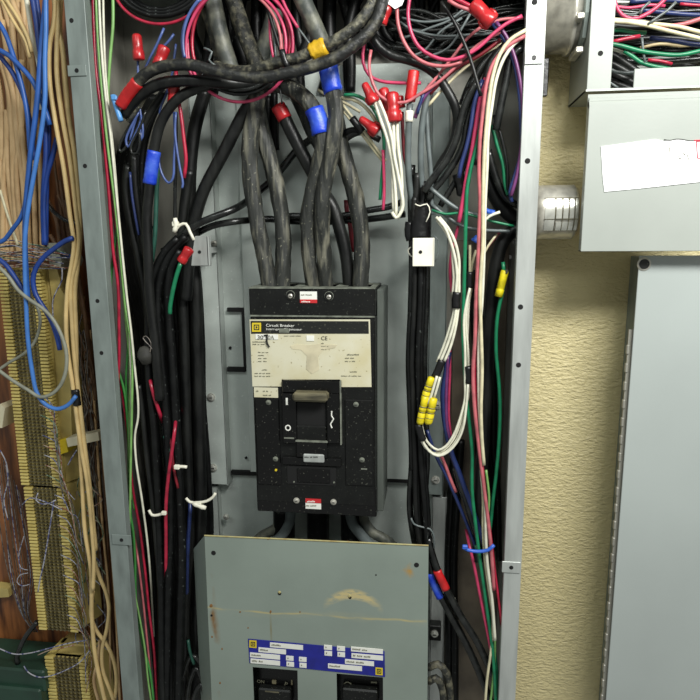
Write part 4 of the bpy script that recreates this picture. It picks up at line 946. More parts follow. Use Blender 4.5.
zip_tie('463,547 468,550 478,551.5 488,550 494,545', (465, 547), .152, 'blue_nylon', 'bright blue cable tie around the coloured wires low in the cabinet', 1.9, 2.8)

# ================================================================== top-left of the cabinet: coils and connectors
c = Wr('black_cable', 'semi_dusty_cable', 6.6, [(122, 104, .14), (128, 94, .143), (137, 83, .146), (146, 74, .15), (158, 68, .152), (172, 65), (190, 65, .155), (208, 69), (225, 73, .157), (245, 77), (268, 77, .157), (288, 73), (312, 67), (335, 58, .157), (352, 47), (368, 33), (378, 18), (384, -4, .15)], 0, 'thick dusty black cable sweeping across in front, lower and longer of the crossing pair', 'cable', n=12, wob=.08)
tape(c, 'red_tape', 6.9, [(120.5, 106, .1395), (128, 94, .143), (138, 82, .1465)], 0, label='red tape sleeve')
c = Wr('black_cable', 'dusty_curve_cable', 6.4, [(215, 66, .10), (235, 71, .12), (255, 70, .135), (275, 63, .143), (300, 57, .146), (318, 49, .148), (335, 41, .15), (352, 29, .15), (366, 14, .15), (376, -4, .145)], 0, 'dusty black cable with lumpy yellow tape, upper of the crossing pair', 'cable', n=12, wob=.08)
tape(c, 'yellow_tape', 8.4, [(311, 54, .147), (318, 50, .148), (326, 46, .149)], 0, wob=.35, ribs=.06, label='lumpy yellow tape')
c = Wr('black_cable', 'dark_cable', 6.6, [(124, 116, .130), (132, 103, .134), (144, 92, .138), (160, 84, .141), (178, 81, .142), (200, 81, .14), (225, 83, .132), (250, 84, .12), (275, 84, .115)], 0, 'thick black cable arching under the red-sleeved one', 'cable', n=12, wob=.08)
# dusty streak tops
nut((136.5, 34), (139, 60), 5.6, 6.6, .13, 'red wire connector standing upright on a blue wire, topmost of the group', wings=False)
nut((165, 46), (158, 66), 7, 7, .132, 'red wire connector tilted just above the arching black cables', wings=False)
nut((173, 106), (174, 84), 6.8, 6.8, .128, 'faded red connector squeezed between the arching cables', wings=False)
Wr('blue_wire', 'slate_blue_wire', 1.5, '138,60 138,75 140,92 139,108 134,125 130,140', .122, 'slate blue wire dropping from the upright red connector')
Wr('blue_wire', 'slate_blue_wire', 1.6, '164,28 158,42 150,58 144,72 140,90', .118, 'slate blue wire slanting up between the two upper red connectors')
Wr('blue_wire', 'slate_blue_wire', 1.6, '174,34 168,42 160,50', .12, 'short slate blue wire feeding the tilted red connector')
Wr('blue_wire', 'slate_blue_wire', 1.6, '176,44 174,60 172,75 166,95 160,110 161,125', .112, 'slate blue wire passing behind both arching cables')
Wr('blue_wire', 'slate_blue_wire', 1.6, '139,105 141,120 136,133 128,147 126,140 132,125 139,112', .124, 'slate blue wire folded in a narrow loop below the arching cables')
Wr('black_wire', 'black_wire', 1.8, '140,108 132,122 124,136 119,148 121,152 128,144 136,130 142,116', .121, 'thin black wire loop nearest the pale blue tie')
Wr('blue_wire', 'slate_blue_wire', 1.4, '141,115 143,130 142,140 140,128', .126, 'tiny slate blue loop in the cluster of folded wires')
Wr('black_wire', 'black_wire', 1.6, '146,110 140,128 131,146 132,153 137,153 140,142 139,128', .127, 'thin shiny black wire folded in a teardrop')
Wr('blue_wire', 'slate_blue_wire', 1.6, '158,155 160,168 164,178 169,183 173,178 174,160 175,140 174,112', .122, 'slate blue wire hanging in a U beside the blue collar')
Wr('blue_wire', 'slate_blue_wire', 1.6, '176,112 175,130 177,150 180,168 183,184 182,188', .124, 'slate blue wire dropping straight beside the red one')
Wr('black_wire', 'black_wire', 2.4, '176,112 176,150 175,190 175,222', .11, 'black wire straight down behind the hanging blue U')
Wr('red_wire', 'red_wire', 2.5, '176,70 177,90 181,115 184,140 186,160 184,178', .116, 'red wire dropping through the faded red connector')
Wr('black_cable', 'dark_cable', 4.5, '165,90 155,105 146,120 140,135 134,152', .11, 'black cable in shade behind the folded wires', 'cable')
Wr('black_cable', 'dusty_curve_cable', 3.2, '170,78 158,82 148,92 140,104 128,122', .128, 'dusty thin black cable between the two arching cables', 'cable')
# coils
def ring(cx, cy, rx, ry, a0, a1, d, tilt=0, n=14):
    out = []
    for k in range(n + 1):
        a = math.radians(a0 + (a1 - a0) * k / n); out.append((cx + rx * math.cos(a), cy + ry * math.sin(a), d + tilt * math.sin(a)))
    return out
Wr('coiled_wire', 'pink_wire', 2.0, ring(240, 44, 53, 58, 238, 545, .128), 0, 'bright pink wire coiled in the big ring, outermost turn')
Wr('coiled_wire', 'red_wire', 2.2, ring(241, 42, 49, 60, 150, 390, .124), 0, 'crimson wire forming the lower sweep of the big pink ring')
Wr('coiled_wire', 'pink_wire', 2.0, ring(238, 44, 48, 54, 262, 372, .134), 0, 'pink wire on the inner edge of the big ring')
Wr('coiled_wire', 'pink_wire', 2.0, ring(236, 48, 50, 60, 140, 250, .134), 0, 'pink wire on the near side of the ring, beside the slate blue turns')
Wr('coiled_wire', 'faded_pink_wire', 1.8, ring(234, 46, 47, 56, 268, 365, .137), 0, 'pale pink wire at the top of the big ring')
Wr('coiled_wire', 'slate_blue_wire', 1.9, ring(240, 42, 58, 58, 160, 228, .131), 0, 'slate blue wire, outer turn of the big ring')
Wr('coiled_wire', 'slate_blue_wire', 1.9, ring(238, 42, 55, 60, 165, 225, .136), 0, 'slate blue wire, inner turn of the big ring')
Wr('coiled_wire', 'black_wire', 2.6, ring(240, 38, 50, 56, 40, 150, .121), 0, 'black wire under the crimson sweep of the ring')
Wr('coiled_wire', 'black_wire', 2.6, ring(240, 34, 47, 56, 40, 145, .127), 0, 'black wire second under the crimson sweep of the ring')
Wr('coiled_wire', 'red_wire', 1.9, ring(160, -20, 48, 44, 10, 170, .12), 0, 'red wire drooping in an arc at the very top above the red connectors')
for k in range(3): Wr('coiled_wire', 'matt_black_wire', 3.2, ring(160, -26 - 3 * k, 46 - 3 * k, 42, 5, 175, .11 - .008 * k), 0, 'black wire drooping in the arc above the red connectors', 'wire', 'black arc wires at the top')
Wr('pink_wire', 'pink_wire', 1.9, '281,-4 286,8 293,20 298,28', .142, 'pink wire sloping in at the top, ending on a grey lead')
Wr('grey_wire', 'grey_wire', 1.3, '298,28 304,36 311,46', .142, 'short grey lead running into the lumpy yellow tape')
Wr('pink_wire', 'pink_wire', 1.9, '270,16 270,30 271,44 274,60', .13, 'pink wire hanging inside the ring, near the white one')
Wr('white_wire', 'grey_wire', 1.4, '270,10 273,26 275,44 276,60', .133, 'grey-white thin wire hanging inside the ring')
Wr('pink_wire', 'faded_pink_wire', 1.8, '281,34 282,48 283,62', .133, 'short pale pink stub inside the ring')
Wr('black_wire', 'matt_black_wire', 2.2, '268,10 274,30 280,50 284,66', .136, 'thin black wire twisted behind the crossing cables')
t = Wr('tape_tail', 'black_tape', 3.6, '282,50 284,58 288,68', .15, 'ragged black tape tail over the crossing cables', 'tape')
Wr('black_wire', 'matt_black_wire', 1.0, '279,86 281,95 282,104', .145, 'thin dark thread leading to the red cap on the glossy cable')
Wr('white_wire', 'grey_wire', 1.4, '204,48 212,52 209,60 216,66', .14, 'bent grey wire ends inside the ring, by the dusty cables')
for i, (p, r, m, d, l) in enumerate([
    ('205,10 212,30 217,50 222,70', 5.0, 'dusty_curve_cable', .075, 'braided dusty cable inside the ring, closest to the slate blue turns'),
    ('212,-4 217,20 223,45 233,75 240,92', 8.5, 'pale_dusty_cable', .09, 'thick pale dusty cable slanting down through the pink ring'),
    ('232,-4 238,15 246,38 256,62 264,85', 8.0, 'dusty_curve_cable', .08, 'thick speckled black cable slanting through the ring beside the pale one'),
    ('276,10 270,30 263,52 258,75', 8.0, 'pale_dusty_cable', .07, 'thick grey dusty cable slanting the other way behind the ring'),
    ('300,-6 309,14 318,34 326,54', 8.5, 'pale_dusty_cable', .12, 'thick grey dusty cable from the top edge toward the upper blue tape')]):
    Wr('feeder_cable', m, r, p, d, l, 'cable', n=14, wob=.06)
for i in range(12):
    x = 196 + 26 * i * .55 + R.uniform(-5, 5)
    Wr('black_cable', 'matt_black_wire', R.uniform(5, 8), [(x, -8), (x + R.uniform(-10, 10), 30), (x + R.uniform(-12, 12), 62), (x + R.uniform(-12, 12), 92)], .03 + .008 * (i % 3), 'black cable deep in shade behind the pink ring', 'cable', 'black cables behind the ring')

# ================================================================== feeders into the breaker
def feeder(pts, r, m, label, d=.1): return Wr('feeder_cable', m, r, pts, d, label, 'cable', n=24, wob=.20)
feeder([(266, 70, .09), (258, 92, .10), (254, 115), (250, 140), (250, 165), (253, 195), (258, 225), (264, 255), (270, 292, .09)], 8.2, 'dusty_cable', 'thick dusty feeder cable entering the first breaker lug, outer one')
feeder([(256, 100, .08), (260, 125), (267, 150), (275, 180), (280, 205), (283, 230), (283, 260), (282, 292, .082)], 8.0, 'dusty_cable', 'thick dusty feeder cable entering the first breaker lug, inner one')
c = feeder([(262, 84, .10), (278, 84, .105), (294, 90, .112), (308, 102, .116), (318, 118, .116), (323, 138, .116), (319, 165), (312, 192), (308, 222), (309, 255), (314, 292, .09)], 7.8, 'dusty_cable', 'thick dusty feeder with blue tape lower down, entering the middle lug')
tape(c, 'blue_tape', 10.2, [(314, 109, .1165), (318.5, 122, .1165), (321, 134, .1165)], 0, label='blue tape collar, the lower')
c = feeder([(326, 50, .115), (329, 70, .12), (333, 90, .12), (336, 112, .118), (335, 130, .122), (331, 155), (325, 182), (322, 210, .11), (323, 245), (326, 292, .088)], 7.8, 'dusty_cable', 'thick dusty feeder with the upper blue tape, entering the middle lug')
tape(c, 'blue_tape', 10.2, [(327.5, 64, .119), (330, 78, .12), (333.5, 92, .12)], 0, label='blue tape collar, the upper')
c = Wr('feeder_cable', 'dark_cable', 6.6, [(281, 108, .10), (288, 125), (298, 145), (310, 168), (322, 190, .085), (333, 208), (340, 230), (346, 255), (350, 292, .082)], 0, 'smooth glossy black feeder with a red cap, entering the last lug', 'cable', n=18, wob=.05)
tape(c, 'red_nut', 8.0, [(278, 106, .101), (282, 113, .101), (285, 119, .101)], 0, 'red_cap', 'red plastic cap', wob=.05, ribs=0)
feeder([(336, 120, .085), (341, 145, .09), (348, 170), (355, 195), (360, 220), (362, 245), (361, 270), (360, 292, .09)], 8.2, 'dusty_cable', 'thick grooved feeder cable entering the last lug along the breaker edge')
Wr('feeder_cable', 'dusty_cable', 6.5, [(290, 80, .08), (298, 100), (305, 115), (312, 132), (322, 150)], 0, 'dusty cable in shade behind the lower blue tape', 'cable', n=12)
for x, l in ((270, 'first'), (352, 'last')):
    pass
mb = MB()
for k in range(7):
    x = 347 + k * 2.4; mb.tube(P3([(x, 290, .088), (x + R.uniform(-1, 1), 279 + R.uniform(-2, 2), .088)]), .0011, 6)
mb.build('copper_strands', 'residue', brk)
Wr('red_wire', 'dark_red_wire', 3.0, '346,200 347,212 350,225 352,240 353,252', .06, 'dark red cable glimpsed behind the last feeder')
Wr('black_cable', 'dark_cable', 3.6, '300,158 330,168 345,140 362,132 380,140', .05, 'black cable curving behind the blue-taped feeders', 'cable')
Wr('black_cable', 'black_wire', 3.6, '284,216 305,216 330,217 352,214 370,210 388,207 402,202', .07, 'glossy black cable crossing behind the feeders, upper line', 'cable')
Wr('black_cable', 'matt_black_wire', 3.8, '255,118 262,140 268,170 276,130 272,100', .045, 'black cable looping in shade between the first feeders', 'cable')
for i, p in enumerate(['268,96 268,130 271,160', '274,92 275,130 276,150']): Wr('black_cable', 'matt_black_wire', 4.2, p, .05, 'black cable end hanging in shade beside the red cap', 'cable', 'shaded cable ends by the red cap')
# load side
for i, (p, l) in enumerate([('280,505,.07 281,518,.065 276,528 262,536 250,548', 'outer grey cable curving out under the breaker toward the cover corner'), ('290,505,.075 290,520 283,534 268,548', 'inner grey cable curving out under the breaker'),
     ('362,505,.07 364,520,.065 372,532 386,540 398,552', 'outer grey cable curving out under the breaker toward the bright rail'), ('350,505,.075 352,522 362,536 378,552', 'inner grey cable under the breaker on the bright rail side')]):
    pts = [tuple(float(v) for v in q.split(',')) for q in p.split()]
    Wr('load_cable', 'pale_dusty_cable' if i % 2 == 0 else 'grey_wire', 5.5, pts, .06, l, 'cable', n=12)
for i, x in enumerate((284, 318, 352)): Wr('bus_bar', 'matt_black_wire', 12, [(x, 506, .06), (x, 550, .06)], 0, ('black busbar sleeve under the first pole of the breaker', 'black busbar sleeve under the middle pole of the breaker', 'black busbar sleeve under the last pole of the breaker')[i], 'busbar', 'busbar sleeves')
# ================================================================== right half of the cabinet
for i in range(26):
    x0 = R.uniform(388, 420); y0 = R.uniform(8, 50); y1 = R.uniform(5, 46)
    Wr('black_wire', ['matt_black_wire', 'black_wire', 'black_wire', 'dark_cable'][i % 4], R.uniform(1.6, 2.8), [(x0, y0), (x0 + 30, y0 + R.uniform(-6, 12)), (460 + R.uniform(-8, 8), (y0 + y1) / 2 + R.uniform(-4, 10)), (495, y1 + R.uniform(-3, 6)), (530, y1 - 4)], .04 + .006 * (i % 8), 'black wire in the dark tangle at the top behind the magenta loops', 'wire', 'black tangle at the top', n=7)
for i in range(26):
    x0 = 345 + i * 7; Wr('black_wire', 'matt_black_wire', R.uniform(3, 5), [(x0, -10), (x0 + R.uniform(-14, 14), 15), (x0 + R.uniform(-14, 14), 34 + R.uniform(-4, 8)), (x0 + R.uniform(10, 30), 48 + R.uniform(-4, 6))], .015 + .004 * (i % 4), 'black wire hanging in the dark top corner of the cabinet', 'wire', 'black wires in the top corner', n=6)
for i, p in enumerate(['402,18 425,22 450,18 480,5', '404,38 430,28 450,20 465,8', '408,58 425,50 440,32 462,18', '415,30 440,38 470,36 500,32', '400,22 412,30 440,36 480,34', '425,58 448,48 462,28 470,14']):
    Wr('grey_wire', 'grey_wire', 1.5, p, .115 + .002 * i, 'shiny grey wire arcing through the dark tangle, ' + ['topmost', 'second', 'third', 'fourth', 'fifth', 'lowest'][i] + ' of six', 'wire', 'shiny grey wires at the top', n=7)
Wr('magenta_wire', 'pink_wire', 2.0, '381,16 371,30 364,46 363,62 369,75 380,81 400,83 421,83', .13, 'magenta wire looping down beside the white tag, ending in open space')
Wr('pink_wire', 'faded_pink_wire', 2.0, '371,50 369,66 373,84 380,96 392,102 406,102 420,94 436,84 450,72 464,58 478,45 500,32', .142, 'long pale pink wire drooping over the red connectors')
Wr('magenta_wire', 'pink_wire', 2.2, '410,-4 408,14 411,32 419,47 432,56 447,60 462,57 478,48 492,35 506,24 522,16', .15, 'bright magenta wire in the big U below the black tangle')
Wr('red_wire', 'faded_pink_wire', 2.2, '397,6 398,24 404,42 414,56 428,64 445,66 462,62', .146, 'dull rose wire in the U just under the magenta one')
Wr('red_wire', 'faded_pink_wire', 1.9, '420,96 436,78 452,58 466,40 480,28 500,20 523,18', .135, 'rose wire slanting up to the flange beside the red connector')
Wr('red_wire', 'dark_red_wire', 2.2, '430,94 445,78 460,66 480,55 500,40', .132, 'dark red wire slanting beneath the rose ones')
Wr('cream_wire', 'cream_wire', 1.9, '428,106 440,92 460,72 480,56 498,46 520,38', .128, 'cream wire slanting under the dark red one to the flange')
nut((472, 3), (492, 23), 8.5, 9, .165, 'large red wire connector near the top, tilted over the blue and red wires')
Wr('red_wire', 'red_wire', 2.6, '452,-3 462,2 474,8', .165, 'red wire feeding the large tilted connector, upper')
Wr('red_wire', 'faded_pink_wire', 2.2, '448,0 458,6 470,10', .167, 'rose wire feeding the large tilted connector, lower')
Wr('blue_wire', 'blue_wire', 2.3, '493,24 502,36 509,48 515,66 519,90 521,120 521,150 516,172 510,192 512,202', .14, 'navy blue wire dropping from the large red connector along the flange')
Wr('purple_wire', 'purple_wire', 2.2, '496,22 506,36 513,52 518,70 522,95 523,130 521,150 517,175 511,196', .143, 'purplish red wire dropping beside the navy one')
Wr('black_wire', 'dark_cable', 2.2, '441,2 452,18 462,38 470,58 476,78 481,96', .155, 'thin black cable end slanting in front of the tangle')
Wr('black_cable', 'dark_cable', 5.0, '372,36,.135 380,48 392,56 408,60 424,66 437,76 447,90 455,106,.13 457,122 452,145,.12 440,165 428,190,.11', .135, 'dusty black cable sweeping from the white tag to the black bundle', 'cable', n=12, wob=.08)
t = thing('paper_tag', at(393, 0, .15), 'blank white paper tag cut off by the top edge of the picture', 'tag')
mb = MB(); mb.prism([(382, -8), (407, -8), (402, 5), (395, 9), (390, 5), (384, 2)], .149, .1505); mb.build('sheet', 'paper', t)
nut((388, 6), (381, 24), 6.5, 6, .145, 'red wire connector right under the white paper tag', wings=False)
# white wires with red connectors
nut((364, 83), (374, 103), 4.2, 6.5, .142, 'slim red connector tilted at the start of the white wires')
nut((392, 92), (394, 122), 7.5, 8, .140, 'plump red connector upright on two white wires')
nut((383, 88), (388, 112), 6, 6.5, .128, 'darker red connector behind the plump one', wings=False)
nut((399, 96), (401, 108), 5, 5, .12, 'small dark red connector behind the plump one, by the red tube', wings=False)
nut((360, 118), (378, 132), 4, 7, .130, 'red connector lying slanted by the green wire')
Wr('white_wire', 'white_wire', 2.2, '375,102 380,118 387,138 392,160 395,185 396,205 396,216', .142, 'white wire from the slim red connector down to the narrow U')
Wr('white_wire', 'white_wire', 2.2, '379,101 386,118 391,135 395,160 400,185 403,205 400,214 396,218 392,212', .145, 'white wire crossing in front to the foot of the narrow U')
Wr('white_wire', 'white_wire', 2.2, '393,122 394,145 393,170 393,195 394,212', .139, 'white wire from the plump connector, straighter of two')
Wr('white_wire', 'white_wire', 2.2, '397,122 398,145 401,170 402,195 401,212 397,219', .137, 'white wire from the plump connector, bowed one')
Wr('green_wire', 'green_wire', 2.1, '344,95 354,95 364,99 373,108 379,120 383,132 384,150 382,175 380,200', .125, 'green wire arcing from behind the blue tape past the slanted connector')
Wr('tan_wire', 'cream_wire', 2.2, '340,98 352,99 364,106 374,118 380,130', .12, 'cream wire arcing under the green one to the slanted connector')
Wr('tan_wire', 'cream_wire', 1.8, '318,90 330,97 345,103 360,112', .075, 'cream wire passing behind the upper blue tape')
c = Wr('white_wire', 'cream_wire', 1.8, '342,104 350,114 358,124 366,134 376,148 386,161', .115, 'cream wire with a black taped middle, upper of the slanting pair')
tape(c, 'black_tape', 4.0, '352,118 358,126 363,132', .115)
Wr('white_wire', 'cream_wire', 1.8, '341,108 349,118 357,128 365,138 374,150 384,163', .112, 'cream wire, lower of the slanting pair under black tape')
Wr('black_cable', 'matt_black_wire', 3.4, '344,133 352,130 360,131 366,134', .10, 'short black cable end under the slanting cream wires', 'cable')
Wr('pink_wire', 'pink_wire', 2.0, '383,150 384,175 384,198 383,210', .13, 'pink wire hanging beside the white U')
Wr('pink_wire', 'dark_red_wire', 2.2, '402,112 403,135 405,160 412,180 417,200', .11, 'dark red wire behind the white wires running into the black bundle')
t = thing('heat_shrink_tube', at(412, 95, .135), 'red plastic tube standing over the grey cable with white tape', 'sleeve')
mb = MB(); mb.lathe(at(414, 71, .135), at(410.5, 97, .135) - at(414, 71, .135), [(0, .006), (.001, .0066), (.03, .0066), (.0335, .0062)], 20); mb.build('tube', 'red_tape', t, True)
Wr('grey_wire', 'grey_wire', 2.0, '411,95 410,104 409,112', .132, 'thin grey lead between the red tube and the white tape')
c = Wr('grey_cable', 'grey_wire', 3.6, '410,104,.135 409,120,.135 408,150,.13 409,180,.125 412,205,.115 414,240,.10', .135, 'grey cable with a white tape band dropping into the black bundle', 'cable', n=10)
tape(c, 'white_tape', 4.6, '409.5,111 409,122', .135, label='white tape band')
Wr('grey_cable', 'grey_wire', 3.6, '431,84,.13 427,98,.13 423,118,.13 421,140,.128 421,170,.122 423,200,.115 424,240,.10', .13, 'shiny grey cable beside the white-banded one', 'cable', n=10)
Wr('grey_cable', 'grey_wire', 3.0, '426,105 428,140 431,175 432,215', .12, 'darker grey cable behind the shiny one', 'cable', n=10)
Wr('purple_wire', 'purple_wire', 2.4, '436,84 428,92 420,104 415,118', .138, 'purple wire crossing behind the pink one over the grey cables')
Wr('blue_wire', 'blue_wire', 2.0, '424,92 420,104 417,114', .14, 'short navy wire touching the grey cable')
# black bundle
for i, (x, r, dd) in enumerate([(410, 4.0, .112), (415, 4.2, .12), (421, 4.2, .118), (425, 3.8, .10), (413, 3.2, .126), (419, 3.4, .128)]):
    Wr('black_cable', ['black_wire', 'dark_cable', 'matt_black_wire'][i % 3], r, [(x + 2, 165 + 8 * i), (x + 1, 205), (x + 2, 235), (x + 2, 270), (x + 1, 310), (x - 1, 360), (x + .5, 410), (x + 2, 460), (x + 5 * (i % 3) * .6, 510), (x + 8, 560)], dd, 'black cable in the taped bundle running down beside the breaker', 'cable', 'black bundle beside the breaker', n=10)
Wr('black_cable', 'dark_cable', 5.5, '424,270 424,320 420,400 418,460 423,520 430,570', .085, 'thick black cable at the back of the bundle beside the breaker', 'cable', n=10)
Wr('black_cable', 'dark_cable', 3.0, '411,312 409,340 410,400 412,470', .122, 'black cable edge starting just below the white tab, on the breaker side', 'cable')
t = thing('bundle_tape', at(418, 234, .13), 'wrinkled black tape wrapped around the cable bundle above the white tab', 'tape')
mb = MB(); mb.tube(smooth_path(P3('422,203 421,215 420,228 420,238', .121), .003), .0122, 18, wob=.1, ribs=.03); mb.build('wrap', 'black_tape', t, True)
mb = MB(); mb.tube(smooth_path(P3('410,222 409,232 411,240', .118), .003), .006, 14, wob=.12, ribs=.03); mb.build('second_wrap', 'black_tape', t, True)
Wr('tie_wire', 'white_nylon', .8, '411,247 408,250 410,255 413,257', .13, 'thin white wire looped at the tab edge, breaker side', 'tie')
Wr('tie_wire', 'grey_wire', .8, '434,236 438,240 438,252 435,262', .13, 'thin grey wire looped around the tab, far side', 'tie')
Wr('tie_wire', 'white_nylon', .8, '415,204 420,206 427,204 430,212 426,222', .136, 'thin pale wire wound around the black tape', 'tie')
for i, (p, l) in enumerate([('478,80 468,98 461,118 456,140 448,158 438,172 430,182 424,192', 'outermost'), ('482,84 474,100 467,122 463,145 455,162 444,178 434,190 428,200', 'middle'), ('486,88 478,108 471,130 468,150 462,170 450,190 440,206', 'innermost')]):
    Wr('black_cable', 'black_wire', 4.0 - .3 * i, p, .132 - .008 * i, 'glossy black cable bending from the tangle into the bundle, ' + l + ' of three', 'cable', 'black cables bending into the bundle')
for i, p in enumerate(['500,50 485,62 470,85 462,105', '508,44 490,58 476,78 468,100', '520,34 500,46 482,66 470,88', '524,30 506,44 492,60 484,85', '525,46 512,56 506,80 500,110 496,130']):
    Wr('black_cable', ['black_wire', 'dark_cable'][i % 2], 4.2, p, .11 + .006 * i, 'black cable coming from the flange side under the rose wires', 'cable', 'black cables from the flange side')
Wr('black_cable', 'dark_cable', 6.0, '478,110 476,140 475,165', .10, 'black cable in the shade behind the navy wires', 'cable')
Wr('blue_wire', 'blue_wire', 2.6, '483,80 475,100 471,125 466,148 461,165 459,178', .136, 'navy wire ending at the short black connector')
nut((463, 196), (458, 174), 6.5, 6.5, .120, 'short black wire connector under the navy wire', 'black_tape', wings=False)
Wr('pink_wire', 'pink_wire', 2.8, '486,78 480,100 476,125 472,150 467,175 463,200 459,222', .134, 'magenta wire beside the navy one', n=8)
Wr('pink_wire', 'faded_pink_wire', 2.4, '525,36 508,46 494,62 487,82 483,110 480,140 479,170 480,200 479,230 478,260 476,300 475,340 473,370 474,400 478,440 483,480 488,520 492,560 494,590', .146, 'long faded pink wire down the middle of the coloured bunch', n=8)
Wr('pink_wire', 'red_wire', 1.7, '481,205 481,240 479,280 477,320 475,360 476,400 480,440 485,490 490,530 496,580 502,625 505,650', .141, 'slim red wire hugging the faded pink one then swinging to the flange', n=8)
Wr('cream_wire', 'cream_wire', 2.3, '526,30 510,40 500,54 493,75 489,100 486,130 484,160 483,200 483,240 480,290 481,330 482,370 481,410 482,440 484,465', .148, 'cream wire next to the faded pink one, front strand', n=8)
Wr('cream_wire', 'white_wire', 2.2, '527,34 514,44 504,58 496,80 492,104 488,135 487,165 485,205 484,250 482,300 479,340 479,400 481,440 482,480 485,500 486,540 487,560 492,600 495,640', .144, 'white wire next to the faded pink one, rear strand', n=8)
Wr('green_wire', 'green_wire', 2.4, '480,130 476,148 471,168 467,190 466,215 465,250 464,290 463,330 464,360 466,390 469,420 472,450 472,490 475,520 480,560 487,610 493,655 496,706', .138, 'long green wire crossing in front of the faded pink one down to the bottom', n=8)
Wr('green_wire', 'green_wire', 2.4, '503,262 504,275 503,290 500,302 497,320 496,350 499,385 500,410 499,440 496,475 493,500 490,530', .125, 'green wire dropping from the yellow marker near the flange', n=8)
t = thing('wire_marker', at(501, 296, .127), 'yellow printed marker sleeve with black lettering on the green wire', 'wire marker')
mb = MB(); a_, b_ = at(505, 270.5, .127), at(498.5, 296.5, .127); mb.lathe(a_, b_ - a_, [(0, .0042), (.001, .0048), (.0215, .0048), (.0222, .0042), (.0235, .0050), ((b_ - a_).length, .0048)], 20); mb.build('sleeve', 'yellow_nut', t, True)
q = fine('TAK', 505.5, 274, 6, .1325, 'ink', t, rot=-1.82)
Wr('black_cable', 'matt_black_wire', 8.0, '478,120 480,145 485,170 492,190 502,207 514,218 530,226', .095, 'thick black cable curving into the chrome connector', 'cable', n=12)
Wr('black_cable', 'dark_cable', 7.6, '530,226 514,230 504,240 498,256 494,280 490,320 487,370 484,430 480,500 478,560', .105, 'thick grey-black cable arching down from the chrome connector', 'cable', n=12)
Wr('green_wire', 'green_wire', 2.2, '492,125 497,145 503,165 505,185 508,195', .118, 'green wire near the back corner ending by the locknut')
Wr('black_wire', 'black_wire', 2.0, '494,115 502,140 507,165 508,190', .122, 'thin black wire parallel to the green one near the back corner')
Wr('black_wire', 'black_wire', 4.0, '488,150 494,172 500,188 508,200 520,206', .11, 'black wire curving toward the chrome connector above the thick one')
Wr('green_wire', 'green_wire', 1.6, '432,210 445,214 462,213 480,218 495,222 514,226', .13, 'thin green wire running sideways into the chrome connector')
Wr('black_wire', 'grey_wire', 2.8, '430,188 442,198 456,208 472,214 490,216', .127, 'grey-black wire slanting from the bundle toward the connector')
Wr('black_wire', 'grey_wire', 2.2, '432,205 445,215 462,226 482,230 510,231', .124, 'grey-black wire below the thin green sideways one')
Wr('white_wire', 'white_wire', 1.8, '482,223 490,216 500,212', .14, 'short white wire bending over the blue connector')
nut((484, 210), (494, 214), 3, 4, .122, 'tiny blue wire connector in the knot of wires by the chrome connector', 'blue_nylon', wings=False)
nut((478, 236), (474, 242), 3, 4.5, .125, 'small blue wire connector just above the black tape', 'blue_nylon', wings=False)
Wr('red_wire', 'faded_pink_wire', 1.5, '500,232 490,244 482,256 476,268', .115, 'thin rose wire slanting behind the faded pink one')
Wr('white_wire', 'cream_wire', 1.5, '497,234 488,246 482,258', .118, 'thin cream wire slanting behind the faded pink one')
Wr('pink_wire', 'pink_wire', 2.0, '459,222 456,235 452,252 450,270 452,292', .12, 'pink wire behind the white triple strand')
# white triple strand with black tape and yellow crimp connectors
trip = [('436,217 444,226 450,240 455,258 457,275 456,292 456,310 452,330 446,348 440,362', 'front'), ('439,217 448,228 455,242 459,260 459,276 459,292 458,310 455,330 450,348 444,362', 'middle'), ('437,220 446,232 452,246 453,262 454,278 453,292 454,310 449,330 443,348 437,362', 'rear')]
for i, (p, l) in enumerate(trip):
    c = Wr('white_wire', 'white_wire', 1.9, p, .140 - .002 * i, 'white wire in the triple strand leaving the bundle below the tape, ' + l + ' strand', n=8)
    if i == 0:
        tape(c, 'black_tape', 4.6, '457,292 456,300 456,308', .1385); tape(c, 'black_tape', 4.4, '442,360 439,368 435,377', .1375, label='second black tape band')
for i, (x0, y0, x1, y1, l) in enumerate([(432, 377, 424, 401, 'upper'), (426, 396, 420, 424, 'lower, breaker side'), (434, 398, 428, 424, 'lower, wire side')]):
    a_, b_ = at(x0, y0, .142 + .002 * i), at(x1, y1, .142 + .002 * i); L = (b_ - a_).length
    t = thing('crimp_connector', b_, 'yellow ribbed splice connector in the cluster, ' + l + ' one', 'wire connector', 'yellow splice connectors')
    mb = MB(); mb.lathe(a_, b_ - a_, [(0, .003), (.001, .0046), (L * .3, .005), (L * .33, .0043), (L * .4, .0043), (L * .43, .0052), (L * .5, .0052), (L * .52, .0045), (L * .58, .0045), (L * .6, .0053), (L * .92, .005), (L, .0036)], 16, 2, .12); mb.build('sleeve', 'yellow_nut', t, True)
    mb = MB()
    for k in (.36, .55, .75): q = a_.lerp(b_, k); mb.lathe(q, b_ - a_, [(0, .0054), (.0006, .0054)], 16, 2, .12)
    mb.build('crimp_mark', 'handle_plastic', t, True)
Wr('white_wire', 'white_wire', 1.8, '437,376 434,386 431,396 428,404', .145, 'short white wire between black tape and the yellow cluster, front one')
Wr('white_wire', 'white_wire', 1.8, '440,377 437,388 434,398', .143, 'short white wire between black tape and the yellow cluster, rear one')
c0 = None
